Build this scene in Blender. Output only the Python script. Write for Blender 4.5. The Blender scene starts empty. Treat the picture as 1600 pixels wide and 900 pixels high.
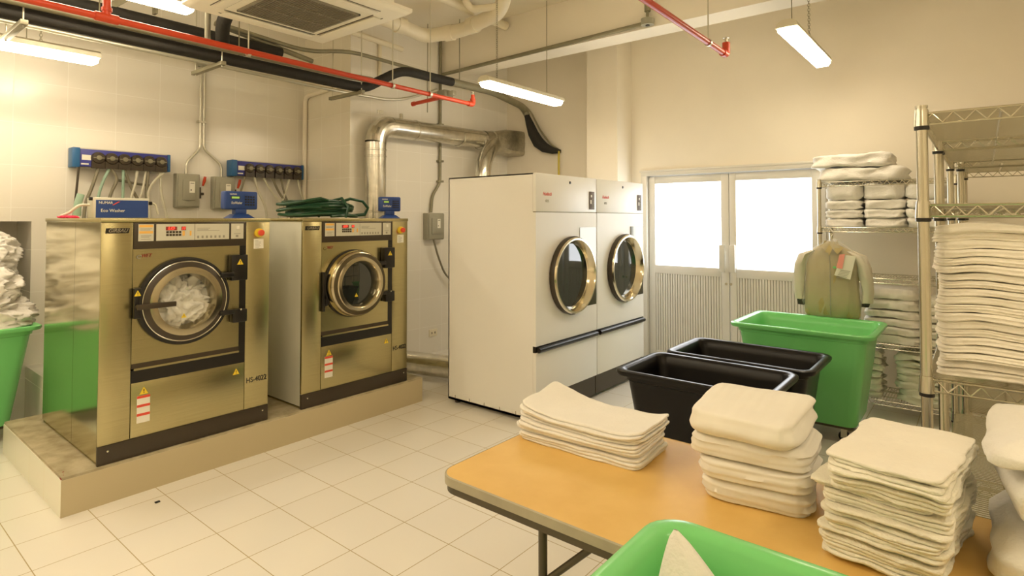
import bpy, bmesh, math, random
from mathutils import Vector, Matrix, noise
PI = math.pi
random.seed(7)
S = bpy.context.scene
COL = S.collection

# ------------------------------------------------------------ camera, world, exposure
cd = bpy.data.cameras.new('camera'); cam = bpy.data.objects.new('camera', cd); COL.objects.link(cam)
cd.sensor_width = 36; cd.lens = 906 / 1600 * 36; cd.shift_y = -(450 - 316.7) / 1600
cd.clip_start = 0.02
cam.location = (0, 0, 1.62)
cam.rotation_euler = (math.radians(91.6), 0, math.radians(39.05))
S.camera = cam
S.view_settings.view_transform = 'Standard'; S.view_settings.look = 'None'
S.view_settings.gamma = 1; S.view_settings.use_curve_mapping = False
S.view_settings.exposure = 1.07
w = bpy.data.worlds.new('world'); S.world = w; w.use_nodes = True
w.node_tree.nodes['Background'].inputs[0].default_value = (.9, .95, 1, 1)
w.node_tree.nodes['Background'].inputs[1].default_value = 0.6
TUBE = 15.0; TUBE_COL = (1, .84, .60); GLASS = 2.8
try:
    S.cycles.max_bounces = 10; S.cycles.diffuse_bounces = 6; S.cycles.sample_clamp_indirect = 6
except Exception: pass

# ------------------------------------------------------------ materials
def lk(nt, a, b): nt.links.new(a, b)
def mat(name, col, rough=.5, metal=0, noise_amt=0, nscale=8, bump=0, bscale=30, emit=None, es=0, spec=None, trans=0, alpha=1, coat=0, stretch=None, ior=None, col2=None):
    m = bpy.data.materials.new(name); m.use_nodes = True; nt = m.node_tree; b = nt.nodes['Principled BSDF']
    b.inputs['Base Color'].default_value = (*col, 1); b.inputs['Roughness'].default_value = rough; b.inputs['Metallic'].default_value = metal
    if spec is not None: b.inputs['Specular IOR Level'].default_value = spec
    if trans: b.inputs['Transmission Weight'].default_value = trans
    if alpha < 1: b.inputs['Alpha'].default_value = alpha
    if coat: b.inputs['Coat Weight'].default_value = coat
    if ior: b.inputs['IOR'].default_value = ior
    if emit: b.inputs['Emission Color'].default_value = (*emit, 1); b.inputs['Emission Strength'].default_value = es
    tc = mp = None
    if noise_amt or bump or col2:
        tc = nt.nodes.new('ShaderNodeTexCoord'); mp = nt.nodes.new('ShaderNodeMapping'); lk(nt, tc.outputs['Object'], mp.inputs[0])
        if stretch: mp.inputs['Scale'].default_value = stretch
    if noise_amt or col2:
        n = nt.nodes.new('ShaderNodeTexNoise'); n.inputs['Scale'].default_value = nscale; n.inputs['Detail'].default_value = 5
        lk(nt, mp.outputs[0], n.inputs['Vector'])
        mx = nt.nodes.new('ShaderNodeMix'); mx.data_type = 'RGBA'
        c2 = col2 if col2 else tuple(c * (1 - noise_amt) for c in col)
        mx.inputs[6].default_value = (*col, 1); mx.inputs[7].default_value = (*c2, 1)
        cr = nt.nodes.new('ShaderNodeMapRange'); cr.inputs[1].default_value = .35; cr.inputs[2].default_value = .7
        lk(nt, n.outputs[0], cr.inputs[0]); lk(nt, cr.outputs[0], mx.inputs[0]); lk(nt, mx.outputs[2], b.inputs['Base Color'])
    if bump:
        n2 = nt.nodes.new('ShaderNodeTexNoise'); n2.inputs['Scale'].default_value = bscale; n2.inputs['Detail'].default_value = 4
        lk(nt, mp.outputs[0], n2.inputs['Vector'])
        bp = nt.nodes.new('ShaderNodeBump'); bp.inputs['Strength'].default_value = bump; bp.inputs['Distance'].default_value = .01
        lk(nt, n2.outputs[0], bp.inputs['Height']); lk(nt, bp.outputs[0], b.inputs['Normal'])
    return m
def tile_mat(name, col, grout, ax, sx, sy, ox, oy, gw, rough, var=.05):
    """grid of tiles on two world axes"""
    m = bpy.data.materials.new(name); m.use_nodes = True; nt = m.node_tree; b = nt.nodes['Principled BSDF']
    tc = nt.nodes.new('ShaderNodeTexCoord'); sp = nt.nodes.new('ShaderNodeSeparateXYZ'); lk(nt, tc.outputs['Object'], sp.inputs[0])
    def M(op, a, bb=None, v=None):
        n = nt.nodes.new('ShaderNodeMath'); n.operation = op
        if isinstance(a, float) or isinstance(a, int): n.inputs[0].default_value = a
        else: lk(nt, a, n.inputs[0])
        if bb is not None:
            if isinstance(bb, (int, float)): n.inputs[1].default_value = bb
            else: lk(nt, bb, n.inputs[1])
        return n.outputs[0]
    ds = []; ids = []
    for a, s, o in ((ax[0], sx, ox), (ax[1], sy, oy)):
        u = M('DIVIDE', M('SUBTRACT', sp.outputs['XYZ'.index(a)], o), s)
        f = M('FRACT', u); d = M('MULTIPLY', M('MINIMUM', f, M('SUBTRACT', 1.0, f)), s)
        ds.append(d); ids.append(M('FLOOR', u))
    dist = M('MINIMUM', ds[0], ds[1])
    g = M('LESS_THAN', dist, gw)
    cb = nt.nodes.new('ShaderNodeCombineXYZ'); lk(nt, ids[0], cb.inputs[0]); lk(nt, ids[1], cb.inputs[1])
    wn = nt.nodes.new('ShaderNodeTexWhiteNoise'); lk(nt, cb.outputs[0], wn.inputs[0])
    ns = nt.nodes.new('ShaderNodeTexNoise'); ns.inputs['Scale'].default_value = 3; ns.inputs['Detail'].default_value = 6; lk(nt, tc.outputs['Object'], ns.inputs['Vector'])
    v = M('ADD', M('MULTIPLY', wn.outputs[0], .5), M('MULTIPLY', ns.outputs[0], .5))
    mx = nt.nodes.new('ShaderNodeMix'); mx.data_type = 'RGBA'; mx.inputs[6].default_value = (*col, 1); mx.inputs[7].default_value = (*[c * (1 - var * 2) for c in col], 1)
    lk(nt, v, mx.inputs[0])
    m2 = nt.nodes.new('ShaderNodeMix'); m2.data_type = 'RGBA'; lk(nt, g, m2.inputs[0]); lk(nt, mx.outputs[2], m2.inputs[6]); m2.inputs[7].default_value = (*grout, 1)
    lk(nt, m2.outputs[2], b.inputs['Base Color'])
    r = M('ADD', M('MULTIPLY', g, .5), rough); lk(nt, r, b.inputs['Roughness'])
    bp = nt.nodes.new('ShaderNodeBump'); bp.inputs['Strength'].default_value = .3; bp.inputs['Distance'].default_value = .002
    lk(nt, M('SUBTRACT', 1.0, g), bp.inputs['Height']); lk(nt, bp.outputs[0], b.inputs['Normal'])
    return m
def stripe_cloth(name, col, freq, axis='X'):
    m = mat(name, col, .9, 0, .06, 6, .25, 60, spec=.1); nt = m.node_tree; b = nt.nodes['Principled BSDF']
    wv = nt.nodes.new('ShaderNodeTexWave'); wv.bands_direction = axis; wv.inputs['Scale'].default_value = freq; wv.inputs['Distortion'].default_value = .6
    tc = nt.nodes.new('ShaderNodeTexCoord'); lk(nt, tc.outputs['Object'], wv.inputs[0])
    bp = nt.nodes.new('ShaderNodeBump'); bp.inputs['Strength'].default_value = .35; bp.inputs['Distance'].default_value = .004
    lk(nt, wv.outputs[1], bp.inputs['Height']); lk(nt, bp.outputs[0], b.inputs['Normal'])
    return m
M = {}
M['floor'] = tile_mat('floor_tiles', (.86, .83, .76), (.40, .32, .17), 'XY', .333, .341, -2.760, 1.057, .0022, .20, .03)
M['wall_tile_x'] = tile_mat('glazed_wall_tiles_long', (.85, .82, .74), (.88, .86, .80), 'YZ', .359, .347, 1.085, 1.365, .0022, .22, .03)
M['wall_tile_y'] = tile_mat('glazed_wall_tiles_short', (.84, .80, .70), (.88, .86, .80), 'XZ', .359, .347, -6.09, 1.365, .0022, .22, .03)
M['plinth_tile'] = tile_mat('plinth_tiles', (.93, .90, .78), (.55, .47, .30), 'YX', .341, .341, 1.057, -3.9, .0016, .22, .03)
M['paint'] = mat('cream_wall_paint', (.88, .82, .70), .75, 0, .04, 2, .05, 40)
M['ceil'] = mat('ceiling_paint', (.86, .80, .66), .85, 0, .06, 2)
M['beam'] = mat('beam_paint', (.88, .83, .72), .8, 0, .04, 2)
M['concrete'] = mat('stained_concrete', (.50, .44, .30), .7, 0, 0, 9, .4, 20, col2=(.30, .25, .15))
M['steel'] = mat('brushed_steel', (.52, .46, .25), .27, 1, .12, 3, .03, 6, stretch=(1, 1, 60))
M['steel_mirror'] = mat('polished_steel_side', (.58, .53, .34), .13, 1, .08, 2, .05, 2.5)
M['steel_ring'] = mat('machined_steel', (.52, .46, .32), .17, 1)
M['chrome_b'] = mat('bright_chrome', (.74, .68, .52), .16, 1)
M['hinge_steel'] = mat('dark_mirror_steel', (.15, .145, .12), .10, 1)
M['steel_dark'] = mat('dark_steel', (.10, .08, .045), .32, .7)
M['galv'] = mat('galvanised_duct', (.72, .70, .62), .24, 1, .22, 14, .12, 9)
M['foil'] = mat('crumpled_foil_tape', (.55, .52, .42), .38, 1, .25, 20, .8, 40)
M['chrome'] = mat('chrome_wire', (.60, .57, .46), .25, 1)
M['greysheet'] = mat('grey_sheet_metal', (.80, .80, .70), .38, .3, .08, 3)
M['black'] = mat('black_plastic', (.010, .008, .006), .34, 0, .2, 10)
M['blackbin'] = mat('black_bin_plastic', (.004, .003, .003), .30, 0, 0, 10, .04, 8, spec=.28)
M['brownblack'] = mat('dark_brown_trim', (.045, .032, .018), .4)
M['rubber'] = mat('black_rubber_foam', (.02, .018, .014), .75, 0, .3, 12, .4, 30)
M['green'] = mat('green_bin_plastic', (.20, .66, .22), .24, 0, .06, 4, .04, 20)
M['white_enamel'] = mat('white_enamel', (.86, .85, .81), .42, 0, .02, 2)
M['alu'] = mat('painted_aluminium', (.70, .68, .62), .45, .2)
M['label_white'] = mat('label_paper', (.82, .80, .70), .6)
M['plate'] = mat('control_plate', (.60, .58, .47), .5)
M['ink'] = mat('black_ink', (.02, .02, .02), .6)
M['greyink'] = mat('grey_ink', (.30, .28, .22), .6)
M['red'] = mat('red_enamel', (.56, .055, .016), .35)
M['redink'] = mat('red_ink', (.75, .08, .04), .5)
M['darkred'] = mat('brown_red_ink', (.28, .03, .02), .5)
M['yellow'] = mat('yellow_label', (.85, .62, .03), .5)
M['orange'] = mat('orange_print', (.85, .48, .10), .5)
M['blue'] = mat('blue_plastic', (.02, .06, .25), .4, 0, .1, 8)
M['blue2'] = mat('blue_teal_plastic', (.02, .12, .30), .4)
M['violet'] = mat('violet_blue_panel', (.04, .045, .28), .4)
M['greybox'] = mat('grey_painted_steel_box', (.36, .35, .27), .5, 0, .1, 5)
M['conduit'] = mat('galvanised_conduit', (.62, .60, .50), .38, .7)
M['conduit_d'] = mat('dull_grey_conduit', (.30, .28, .19), .5, .4, .2, 8)
M['pvc'] = mat('cream_pvc_pipe', (.80, .74, .58), .4)
M['led'] = mat('red_led', (.5, .02, .02), .4, emit=(1, .04, .02), es=2.5)
M['lcd'] = mat('green_lcd', (.25, .40, .10), .4, emit=(.3, .5, .08), es=.3)
M['tube'] = mat('lit_diffuser', (.9, .9, .85), .4, emit=TUBE_COL, es=TUBE)
M['pane'] = mat('frosted_daylit_pane', (.8, .82, .85), .4, emit=(.93, .96, 1), es=GLASS)
M['wood'] = mat('worn_tan_laminate', (.74, .49, .155), .5, 0, 0, 7, .05, 200, col2=(.68, .43, .12))
M['edge'] = mat('table_edge_band', (.42, .38, .27), .5, 0, .2, 9)
M['legmetal'] = mat('brown_table_leg', (.09, .075, .045), .45, .4)
CL = (.86, .84, .79)
M['cloth'] = mat('white_cotton', CL, .92, 0, .05, 5, .35, 90, spec=.1)
M['cloth_b'] = mat('cream_cotton', (.86, .82, .72), .92, 0, .06, 5, .4, 60, spec=.1)
M['cloth_s'] = stripe_cloth('striped_cotton', (.87, .84, .77), 9)
M['cloth_t'] = mat('terry_cloth', (.88, .85, .73), .95, 0, .06, 12, .45, 150, spec=.05)
M['cloth_g'] = mat('greyed_laundry', (.88, .86, .78), .9, 0, .15, 6, .5, 40, spec=.1)
M['khaki'] = mat('khaki_jacket_cloth', (.46, .37, .16), .7, 0, .12, 8, .4, 20)
M['palegrey'] = mat('pale_sleeve_cloth', (.70, .66, .55), .8, 0, .1, 8, .4, 20)
M['darkcuff'] = mat('dark_cuff', (.05, .045, .035), .8)
M['pink'] = mat('pink_paper', (.85, .34, .28), .7)
M['magenta'] = mat('magenta_cloth', (.80, .03, .10), .8, 0, .1, 9, .3, 60)
M['plastic'] = mat('clear_wrap', (.9, .9, .85), .12, 0, 0, 6, 1.0, 10, alpha=.22, spec=.8)
M['hosegreen'] = mat('green_garden_hose', (.012, .065, .03), .35)
M['tubeclear'] = mat('cloudy_tube', (.62, .60, .48), .35, 0, .1, 20)
M['tubegreen'] = mat('pale_green_tube', (.30, .45, .35), .35)
M['tubegrey'] = mat('grey_rubber_tube', (.22, .20, .14), .5)
M['glass'] = mat('porthole_glass', (.30, .30, .25), .03, alpha=.14, spec=.7)
M['darkglass'] = mat('dark_door_glass', (.02, .024, .02), .03, 0, spec=.9)
M['yellowtube'] = mat('yellow_tube', (.55, .45, .05), .4)
M['acwhite'] = mat('ac_white_plastic', (.90, .86, .74), .5)
M['acgrill'] = mat('ac_grille_filter', (.15, .12, .10), .6)
M['lockout'] = mat('lamp_housing', (.70, .66, .52), .45)

# ------------------------------------------------------------ mesh builder
class MB:
    def __init__(s): s.v = []; s.f = []; s.mi = []; s.m = 0
    def _add(s, vs, fs):
        o = len(s.v); s.v += [tuple(p) for p in vs]
        for f in fs: s.f.append([i + o for i in f]); s.mi.append(s.m)
        return s
    def box(s, x0, x1, y0, y1, z0, z1, T=None):
        vs = [(x, y, z) for x in (x0, x1) for y in (y0, y1) for z in (z0, z1)]
        if T: vs = [T @ Vector(p) for p in vs]
        return s._add(vs, [(0, 1, 3, 2), (4, 6, 7, 5), (0, 4, 5, 1), (2, 3, 7, 6), (0, 2, 6, 4), (1, 5, 7, 3)])
    def frustum(s, a, b, z0, z1):
        """a,b = (x0,x1,y0,y1) at z0 and z1"""
        vs = []
        for (x0, x1, y0, y1), z in ((a, z0), (b, z1)): vs += [(x0, y0, z), (x1, y0, z), (x1, y1, z), (x0, y1, z)]
        return s._add(vs, [(3, 2, 1, 0), (4, 5, 6, 7), (0, 1, 5, 4), (1, 2, 6, 5), (2, 3, 7, 6), (3, 0, 4, 7)])
    def tube(s, pts, r, n=10, closed=False, caps=True, rr=None):
        pts = [Vector(p) for p in pts]; N = len(pts); vs = []; fs = []
        up = None
        for i, p in enumerate(pts):
            if closed: t = (pts[(i + 1) % N] - pts[i - 1])
            else: t = pts[min(i + 1, N - 1)] - pts[max(i - 1, 0)]
            t = t.normalized() if t.length > 1e-9 else Vector((0, 0, 1))
            if up is None: up = t.orthogonal().normalized()
            a = (up - t * up.dot(t)); a = a.normalized() if a.length > 1e-6 else t.orthogonal().normalized()
            up = a; b = t.cross(a); R = rr[i] if rr else r
            # mitre widening at sharp bends
            k = 1.0
            if 0 < i < N - 1 and not closed:
                d1 = (pts[i] - pts[i - 1]).normalized(); c = max(.35, d1.dot(t)); k = 1 / c
            for j in range(n):
                an = 2 * PI * j / n
                off = a * math.cos(an) + b * math.sin(an)
                if k > 1.001:
                    d2 = (pts[i + 1] - pts[i]).normalized(); d1 = (pts[i] - pts[i - 1]).normalized(); bi = (d2 - d1)
                    if bi.length > 1e-6:
                        bi.normalize(); off = off + bi * off.dot(bi) * (k - 1)
                vs.append(p + off * R)
        for i in range(N if closed else N - 1):
            for j in range(n):
                q = (i + 1) % N
                fs.append((i * n + j, i * n + (j + 1) % n, q * n + (j + 1) % n, q * n + j))
        if caps and not closed: fs.append(tuple(range(n))[::-1]); fs.append(tuple((N - 1) * n + j for j in range(n)))
        return s._add(vs, fs)
    def lathe(s, prof, c, ax='x', n=48, closed=False):
        """prof = [(radius, along axis)]"""
        vs = []; fs = []
        for r, h in prof:
            for j in range(n):
                a = 2 * PI * j / n; u, v = r * math.cos(a), r * math.sin(a)
                p = {'x': (h, u, v), 'y': (v, h, u), 'z': (u, v, h)}[ax]
                vs.append((p[0] + c[0], p[1] + c[1], p[2] + c[2]))
        K = len(prof)
        for i in range(K if closed else K - 1):
            q = (i + 1) % K
            for j in range(n): fs.append((i * n + j, i * n + (j + 1) % n, q * n + (j + 1) % n, q * n + j))
        return s._add(vs, fs)
    def disc(s, r, c, ax='x', n=48, bulge=0):
        prof = [(r * k / 6 + 1e-4, bulge * (1 - (k / 6) ** 2)) for k in range(6, -1, -1)]
        return s.lathe(prof, c, ax, n)
    def cyl(s, a, b, r, n=16): return s.tube([a, b], r, n)
    def prism(s, poly, x0, x1):
        """poly in (y,z), extruded along x"""
        n = len(poly); vs = [(x0, y, z) for y, z in poly] + [(x1, y, z) for y, z in poly]
        return s._add(vs, [tuple(range(n))[::-1], tuple(range(n, 2 * n))] + [(i, (i + 1) % n, n + (i + 1) % n, n + i) for i in range(n)])
    def holed(s, y0, y1, z0, z1, cy, cz, r, x0, x1, n=48):
        """plate in yz plane with a round hole"""
        out = []; inn = []
        for j in range(n):
            a = 2 * PI * (j + .5) / n; dy, dz = math.cos(a), math.sin(a)
            t = min([(y1 - cy) / dy if dy > 1e-9 else 1e9, (y0 - cy) / dy if dy < -1e-9 else 1e9, (z1 - cz) / dz if dz > 1e-9 else 1e9, (z0 - cz) / dz if dz < -1e-9 else 1e9])
            out.append([cy + dy * t, cz + dz * t]); inn.append((cy + dy * r, cz + dz * r))
        for yc in (y0, y1):
            for zc in (z0, z1):
                k = min(range(n), key=lambda q: (out[q][0] - yc) ** 2 + (out[q][1] - zc) ** 2); out[k] = [yc, zc]
        vs = [(x1, *p) for p in out] + [(x1, *p) for p in inn] + [(x0, *p) for p in inn] + [(x0, *p) for p in out]; fs = []
        for j in range(n):
            q = (j + 1) % n
            fs += [(j, q, n + q, n + j), (n + j, n + q, 2 * n + q, 2 * n + j), (2 * n + j, 2 * n + q, 3 * n + q, 3 * n + j), (3 * n + j, 3 * n + q, q, j)]
        return s._add(vs, fs)
    def obj(s, name, m, parent=None, bevel=0, seg=2, smooth=True, ang=38):
        me = bpy.data.meshes.new(name); me.from_pydata(s.v, [], s.f)
        ms = m if isinstance(m, (list, tuple)) else [m]
        for q in ms: me.materials.append(M[q])
        for p, k in zip(me.polygons, s.mi): p.material_index = min(k, len(ms) - 1)
        bm = bmesh.new(); bm.from_mesh(me)
        if bevel:
            ed = [e for e in bm.edges if len(e.link_faces) == 2 and e.calc_face_angle(0) > math.radians(50)]
            bmesh.ops.bevel(bm, geom=ed, offset=bevel, segments=seg, affect='EDGES', profile=.5, clamp_overlap=True)
        bmesh.ops.recalc_face_normals(bm, faces=bm.faces)
        bm.to_mesh(me); bm.free()
        if smooth:
            me.polygons.foreach_set('use_smooth', [True] * len(me.polygons))
            me.set_sharp_from_angle(angle=math.radians(ang))
        o = bpy.data.objects.new(name, me); COL.objects.link(o)
        if parent: o.parent = parent
        return o
def B(*a): return MB().box(*a)
def tag(o, label=None, cat=None, group=None, kind=None):
    if label: o['label'] = label
    if cat: o['category'] = cat
    if group: o['group'] = group
    if kind: o['kind'] = kind
    return o
def thing(name, label, cat, loc=(0, 0, 0), rz=0, group=None):
    o = bpy.data.objects.new(name, None); COL.objects.link(o); o.location = loc; o.rotation_euler = (0, 0, rz); o.empty_display_size = .1
    return tag(o, label, cat, group)
def dup(root, loc=None, rz=None, label=None, group=None):
    r = root.copy(); COL.objects.link(r)
    if loc is not None: r.location = loc
    if rz is not None: r.rotation_euler = (0, 0, rz)
    if label: r['label'] = label
    if group: r['group'] = group
    for ch in list(root.children):
        c = ch.copy(); COL.objects.link(c); c.parent = r
        for g in list(ch.children):
            d = g.copy(); COL.objects.link(d); d.parent = c
    return r
def struct(name, mb, m, parent=None, bevel=0):
    o = mb.obj(name, m, parent, bevel=bevel)
    if not parent: o['kind'] = 'structure'
    return o
def text(body, size, pos, face, m, name, parent=None, shear=0, depth=.0008, sx=1):
    """face 'x': reads along +y, up z, looks to +x.  face '-y': reads along +x, up z"""
    c = bpy.data.curves.new(name, 'FONT'); c.body = body; c.size = size; c.shear = shear; c.extrude = depth; c.align_x = 'CENTER'; c.align_y = 'CENTER'
    c.resolution_u = 3
    to = bpy.data.objects.new('t', c); me = bpy.data.meshes.new_from_object(to); bpy.data.objects.remove(to); bpy.data.curves.remove(c)
    R = Matrix(((0, 0, 1), (1, 0, 0), (0, 1, 0))) if face == 'x' else Matrix(((1, 0, 0), (0, 0, -1), (0, 1, 0)))
    for v in me.vertices:
        p = R @ Vector((v.co.x * sx, v.co.y, v.co.z)); v.co = p + Vector(pos)
    me.materials.clear(); me.materials.append(M[m]); me.name = name
    o = bpy.data.objects.new(name, me); COL.objects.link(o)
    if parent: o.parent = parent
    return o
def fbm(p, o=3):
    a = 0; k = 1
    for i in range(o): a += noise.noise(Vector(p) * (2 ** i)) * k; k *= .5
    return a
def ordinal(i): return ['first', 'second', 'third', 'fourth', 'fifth', 'sixth', 'seventh', 'eighth', 'ninth', 'tenth', 'eleventh', 'twelfth', 'thirteenth', 'fourteenth', 'fifteenth', 'sixteenth', 'seventeenth', 'eighteenth', 'nineteenth', 'twentieth', 'twenty-first', 'twenty-second', 'twenty-third', 'twenty-fourth', 'twenty-fifth', 'twenty-sixth', 'twenty-seventh', 'twenty-eighth', 'twenty-ninth', 'thirtieth'][i]

def slab(W, D, T, name, m, nx=22, ny=16, ns=6, seed=0, amp=.004, fr=6, bend=None, corner=7, ripple=0, rk=0, sag=0, nest=None):
    """folded cloth: soft edged slab centred on xy, z 0..T, with noise, side ripples and a bend(x,y)"""
    sd = Vector((seed * 13.1, seed * 7.7, seed * 3.3))
    if nest is not None: sd = Vector((nest[0] * 13.1, nest[0] * 7.7, nest[0] * 3.3 + nest[1]))
    def sq(a, b):
        mx = max(abs(a), abs(b))
        if mx < 1e-6: return 0, 0
        k = mx / ((abs(a) ** corner + abs(b) ** corner) ** (1 / corner)); return a * k, b * k
    xs = [-1 + 2 * i / nx for i in range(nx + 1)]; ys = [-1 + 2 * j / ny for j in range(ny + 1)]
    r = T * .5
    vs = []; fs = []
    def top(a, b, up):
        x, y = sq(a, b); e = max(abs(x), abs(y)); drop = 0
        return [x * (W / 2 - r * .6), y * (D / 2 - r * .6), T if up else 0]
    idx = {}
    for up in (1, 0):
        for i, a in enumerate(xs):
            for j, b in enumerate(ys):
                idx[(up, i, j)] = len(vs); vs.append(top(a, b, up))
    for i in range(nx):
        for j in range(ny):
            q = [idx[(1, i, j)], idx[(1, i + 1, j)], idx[(1, i + 1, j + 1)], idx[(1, i, j + 1)]]; fs.append(q)
            q = [idx[(0, i, j)], idx[(0, i, j + 1)], idx[(0, i + 1, j + 1)], idx[(0, i + 1, j)]]; fs.append(q)
    per = [(i, 0) for i in range(nx)] + [(nx, j) for j in range(ny)] + [(i, ny) for i in range(nx, 0, -1)] + [(0, j) for j in range(ny, 0, -1)]
    rings = [[idx[(0, i, j)] for i, j in per]]
    for k in range(1, ns):
        ph = -PI / 2 + PI * k / ns; ring = []
        for i, j in per:
            x, y, _ = top(xs[i], ys[j], 1); L = math.hypot(x / W, y / D) or 1
            nxn, nyn = (xs[i] if abs(xs[i]) > .999 else 0), (ys[j] if abs(ys[j]) > .999 else 0)
            l = math.hypot(nxn, nyn) or 1; off = r * .6 * math.cos(ph) ** .7
            zz = T / 2 + T / 2 * math.copysign(abs(math.sin(ph)) ** .8, math.sin(ph))
            if ripple: off += ripple * (2.2 if nxn > 0 and rk > 1 else 1) * math.sin(zz / T * rk * PI * 2 + fbm((x * 3 + seed, y * 3, 0), 2) * 2) * math.cos(ph)
            ring.append(len(vs)); vs.append([x + nxn / l * off, y + nyn / l * off, zz])
        rings.append(ring)
    rings.append([idx[(1, i, j)] for i, j in per]); P = len(per)
    for a, b in zip(rings[:-1], rings[1:]):
        for q in range(P): fs.append([a[q], a[(q + 1) % P], b[(q + 1) % P], b[q]])
    out = []
    for x, y, z in vs:
        e = min(1, max(abs(x) / (W / 2), abs(y) / (D / 2)))
        zz = z
        if sag: zz -= (z / T) * sag * e ** 4
        p = Vector((x, y, z * 2.5)) * fr + sd
        zz += fbm(p, 3) * amp * (.35 if z < T * .3 and nest is None else 1)
        xx = x + fbm(p + Vector((9, 0, 0)), 3) * amp * (.6 + 1.6 * e); yy = y + fbm(p + Vector((0, 9, 0)), 3) * amp * (.6 + 1.6 * e)
        if bend: zz += bend(xx, yy)
        out.append((xx, yy, zz))
    b = MB(); b._add(out, fs)
    return b.obj(name, m, ang=80)
def crumple(name, m, c, rad, seed=0, amp=.28, fr=2.2, sub=5, fine=.05, flat=None, parent=None):
    bm = bmesh.new(); bmesh.ops.create_icosphere(bm, subdivisions=sub, radius=1)
    sd = Vector((seed * 5.3, seed * 2.1, seed * 8.9))
    for v in bm.verts:
        n = v.co.normalized(); p = n * fr + sd
        wv = Vector((fbm(p * .8 + Vector((3, 1, 4)), 2), fbm(p * .8 + Vector((7, 7, 1)), 2), fbm(p * .8 + Vector((1, 9, 5)), 2))) * .9
        rd = 1 - abs(fbm(p + wv, 3)) * 1.6
        k = 1 + amp * (rd - .5) + fine * (1 - abs(noise.noise((p + wv) * 4)) * 3)
        q = Vector((n.x * rad[0], n.y * rad[1], n.z * rad[2])) * k
        if flat is not None: q.z = max(q.z, flat)
        v.co = q + Vector(c)
    me = bpy.data.meshes.new(name); bm.to_mesh(me); bm.free(); me.materials.append(M[m])
    me.polygons.foreach_set('use_smooth', [True] * len(me.polygons))
    o = bpy.data.objects.new(name, me); COL.objects.link(o)
    if parent: o.parent = parent
    return o
def arc(c, r, a0, a1, u, v, n=8):
    c = Vector(c); u = Vector(u); v = Vector(v)
    return [c + (u * math.cos(a0 + (a1 - a0) * i / n) + v * math.sin(a0 + (a1 - a0) * i / n)) * r for i in range(n + 1)]
def rounded(pts, r, n=6):
    """polyline with filleted corners"""
    P = [Vector(p) for p in pts]; out = [P[0]]
    for i in range(1, len(P) - 1):
        a = (P[i - 1] - P[i]); b = (P[i + 1] - P[i]); R = min(r, a.length * .45, b.length * .45); A = P[i] + a.normalized() * R; Bq = P[i] + b.normalized() * R
        for k in range(n + 1):
            t = k / n; out.append(A * (1 - t) ** 2 + P[i] * 2 * t * (1 - t) + Bq * t * t)
    out.append(P[-1]); return out

# ------------------------------------------------------------ room shell
X0, X1, Y0, Y1, ZC = -6.09, 2.2, -2.6, 6.3, 3.9
struct('floor', B(X0 - .5, X1 + .1, Y0 - .1, Y1 + .1, -.1, 0), 'floor')
struct('ceiling', B(X0 - .5, X1 + .1, Y0 - .1, Y1 + .1, ZC, ZC + .1), 'ceil')
wl = MB()   # left wall with the laundry niche (y .1..1.22, z .72..1.6)
wl.box(X0 - .15, X0, Y0, .10, 0, ZC); wl.box(X0 - .15, X0, .10, 1.22, 0, .72); wl.box(X0 - .15, X0, .10, 1.22, 1.6, ZC); wl.box(X0 - .15, X0, 1.22, 3.68, 0, ZC)
wl.box(X0 - .5, X0 - .15, .0, .10, .6, 1.7); wl.box(X0 - .5, X0 - .15, 1.22, 1.32, .6, 1.7); wl.box(X0 - .5, X0 - .15, .0, 1.32, 1.6, 1.7); wl.box(X0 - .5, X0 - .15, .0, 1.32, .62, .72); wl.box(X0 - .56, X0 - .5, .0, 1.32, .6, 1.7)
struct('wall_left', wl, 'wall_tile_x')
struct('wall_column', MB().box(X0, -5.2, 3.68, 4.0, 0, ZC), 'wall_tile_y')
struct('wall_left_rear', B(-5.35, -5.2, 4.0, Y1, 0, ZC).box(-5.2, -5.199, 3.681, 4.0, 0, ZC), 'wall_tile_x')
wb = MB()  # back wall with door opening x -3.1..-1.2, z 0..2.15
wb.box(-5.35, -3.09, Y1, Y1 + .15, 0, ZC).box(-3.09, -1.21, Y1, Y1 + .15, 2.15, ZC).box(-1.21, X1, Y1, Y1 + .15, 0, ZC)
struct('wall_back', wb, 'paint')
struct('wall_right', B(X1, X1 + .1, Y0, Y1, 0, ZC), 'paint')
struct('wall_front', B(X0 - .1, X1, Y0 - .1, Y0, 0, ZC), 'paint')
struct('trim_pillar', B(-3.67, -3.26, 5.95, Y1, 0, ZC), 'paint')
struct('trim_beam', B(-5.2, X1, 5.02, 5.30, 3.42, ZC), 'beam')
struct('trim_ledge', B(X0, -5.55, 1.2, 3.68, 0, .42), 'wall_tile_x', bevel=.004)
pl = MB().box(-5.29, -3.9, .932, 3.54, 0, .20); pl.m = 1; pl.box(-5.29, -3.903, .936, 3.537, .20, .214)
o = struct('trim_plinth', pl, ['plinth_tile', 'concrete'])
# plinth tiles: vertical faces need joints along y and x
o = MB()
chip = MB()
for k in range(6): chip.cyl((-3.91 - .012 * k, .934 + .002 * k, .205), (-3.93 - .013 * k, .95 + .003 * k, .209 + .002 * (k % 2)), .004 + .001 * (k % 3), 5)
tag(chip.obj('plinth_chip', 'darkred'), kind='structure')
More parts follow.
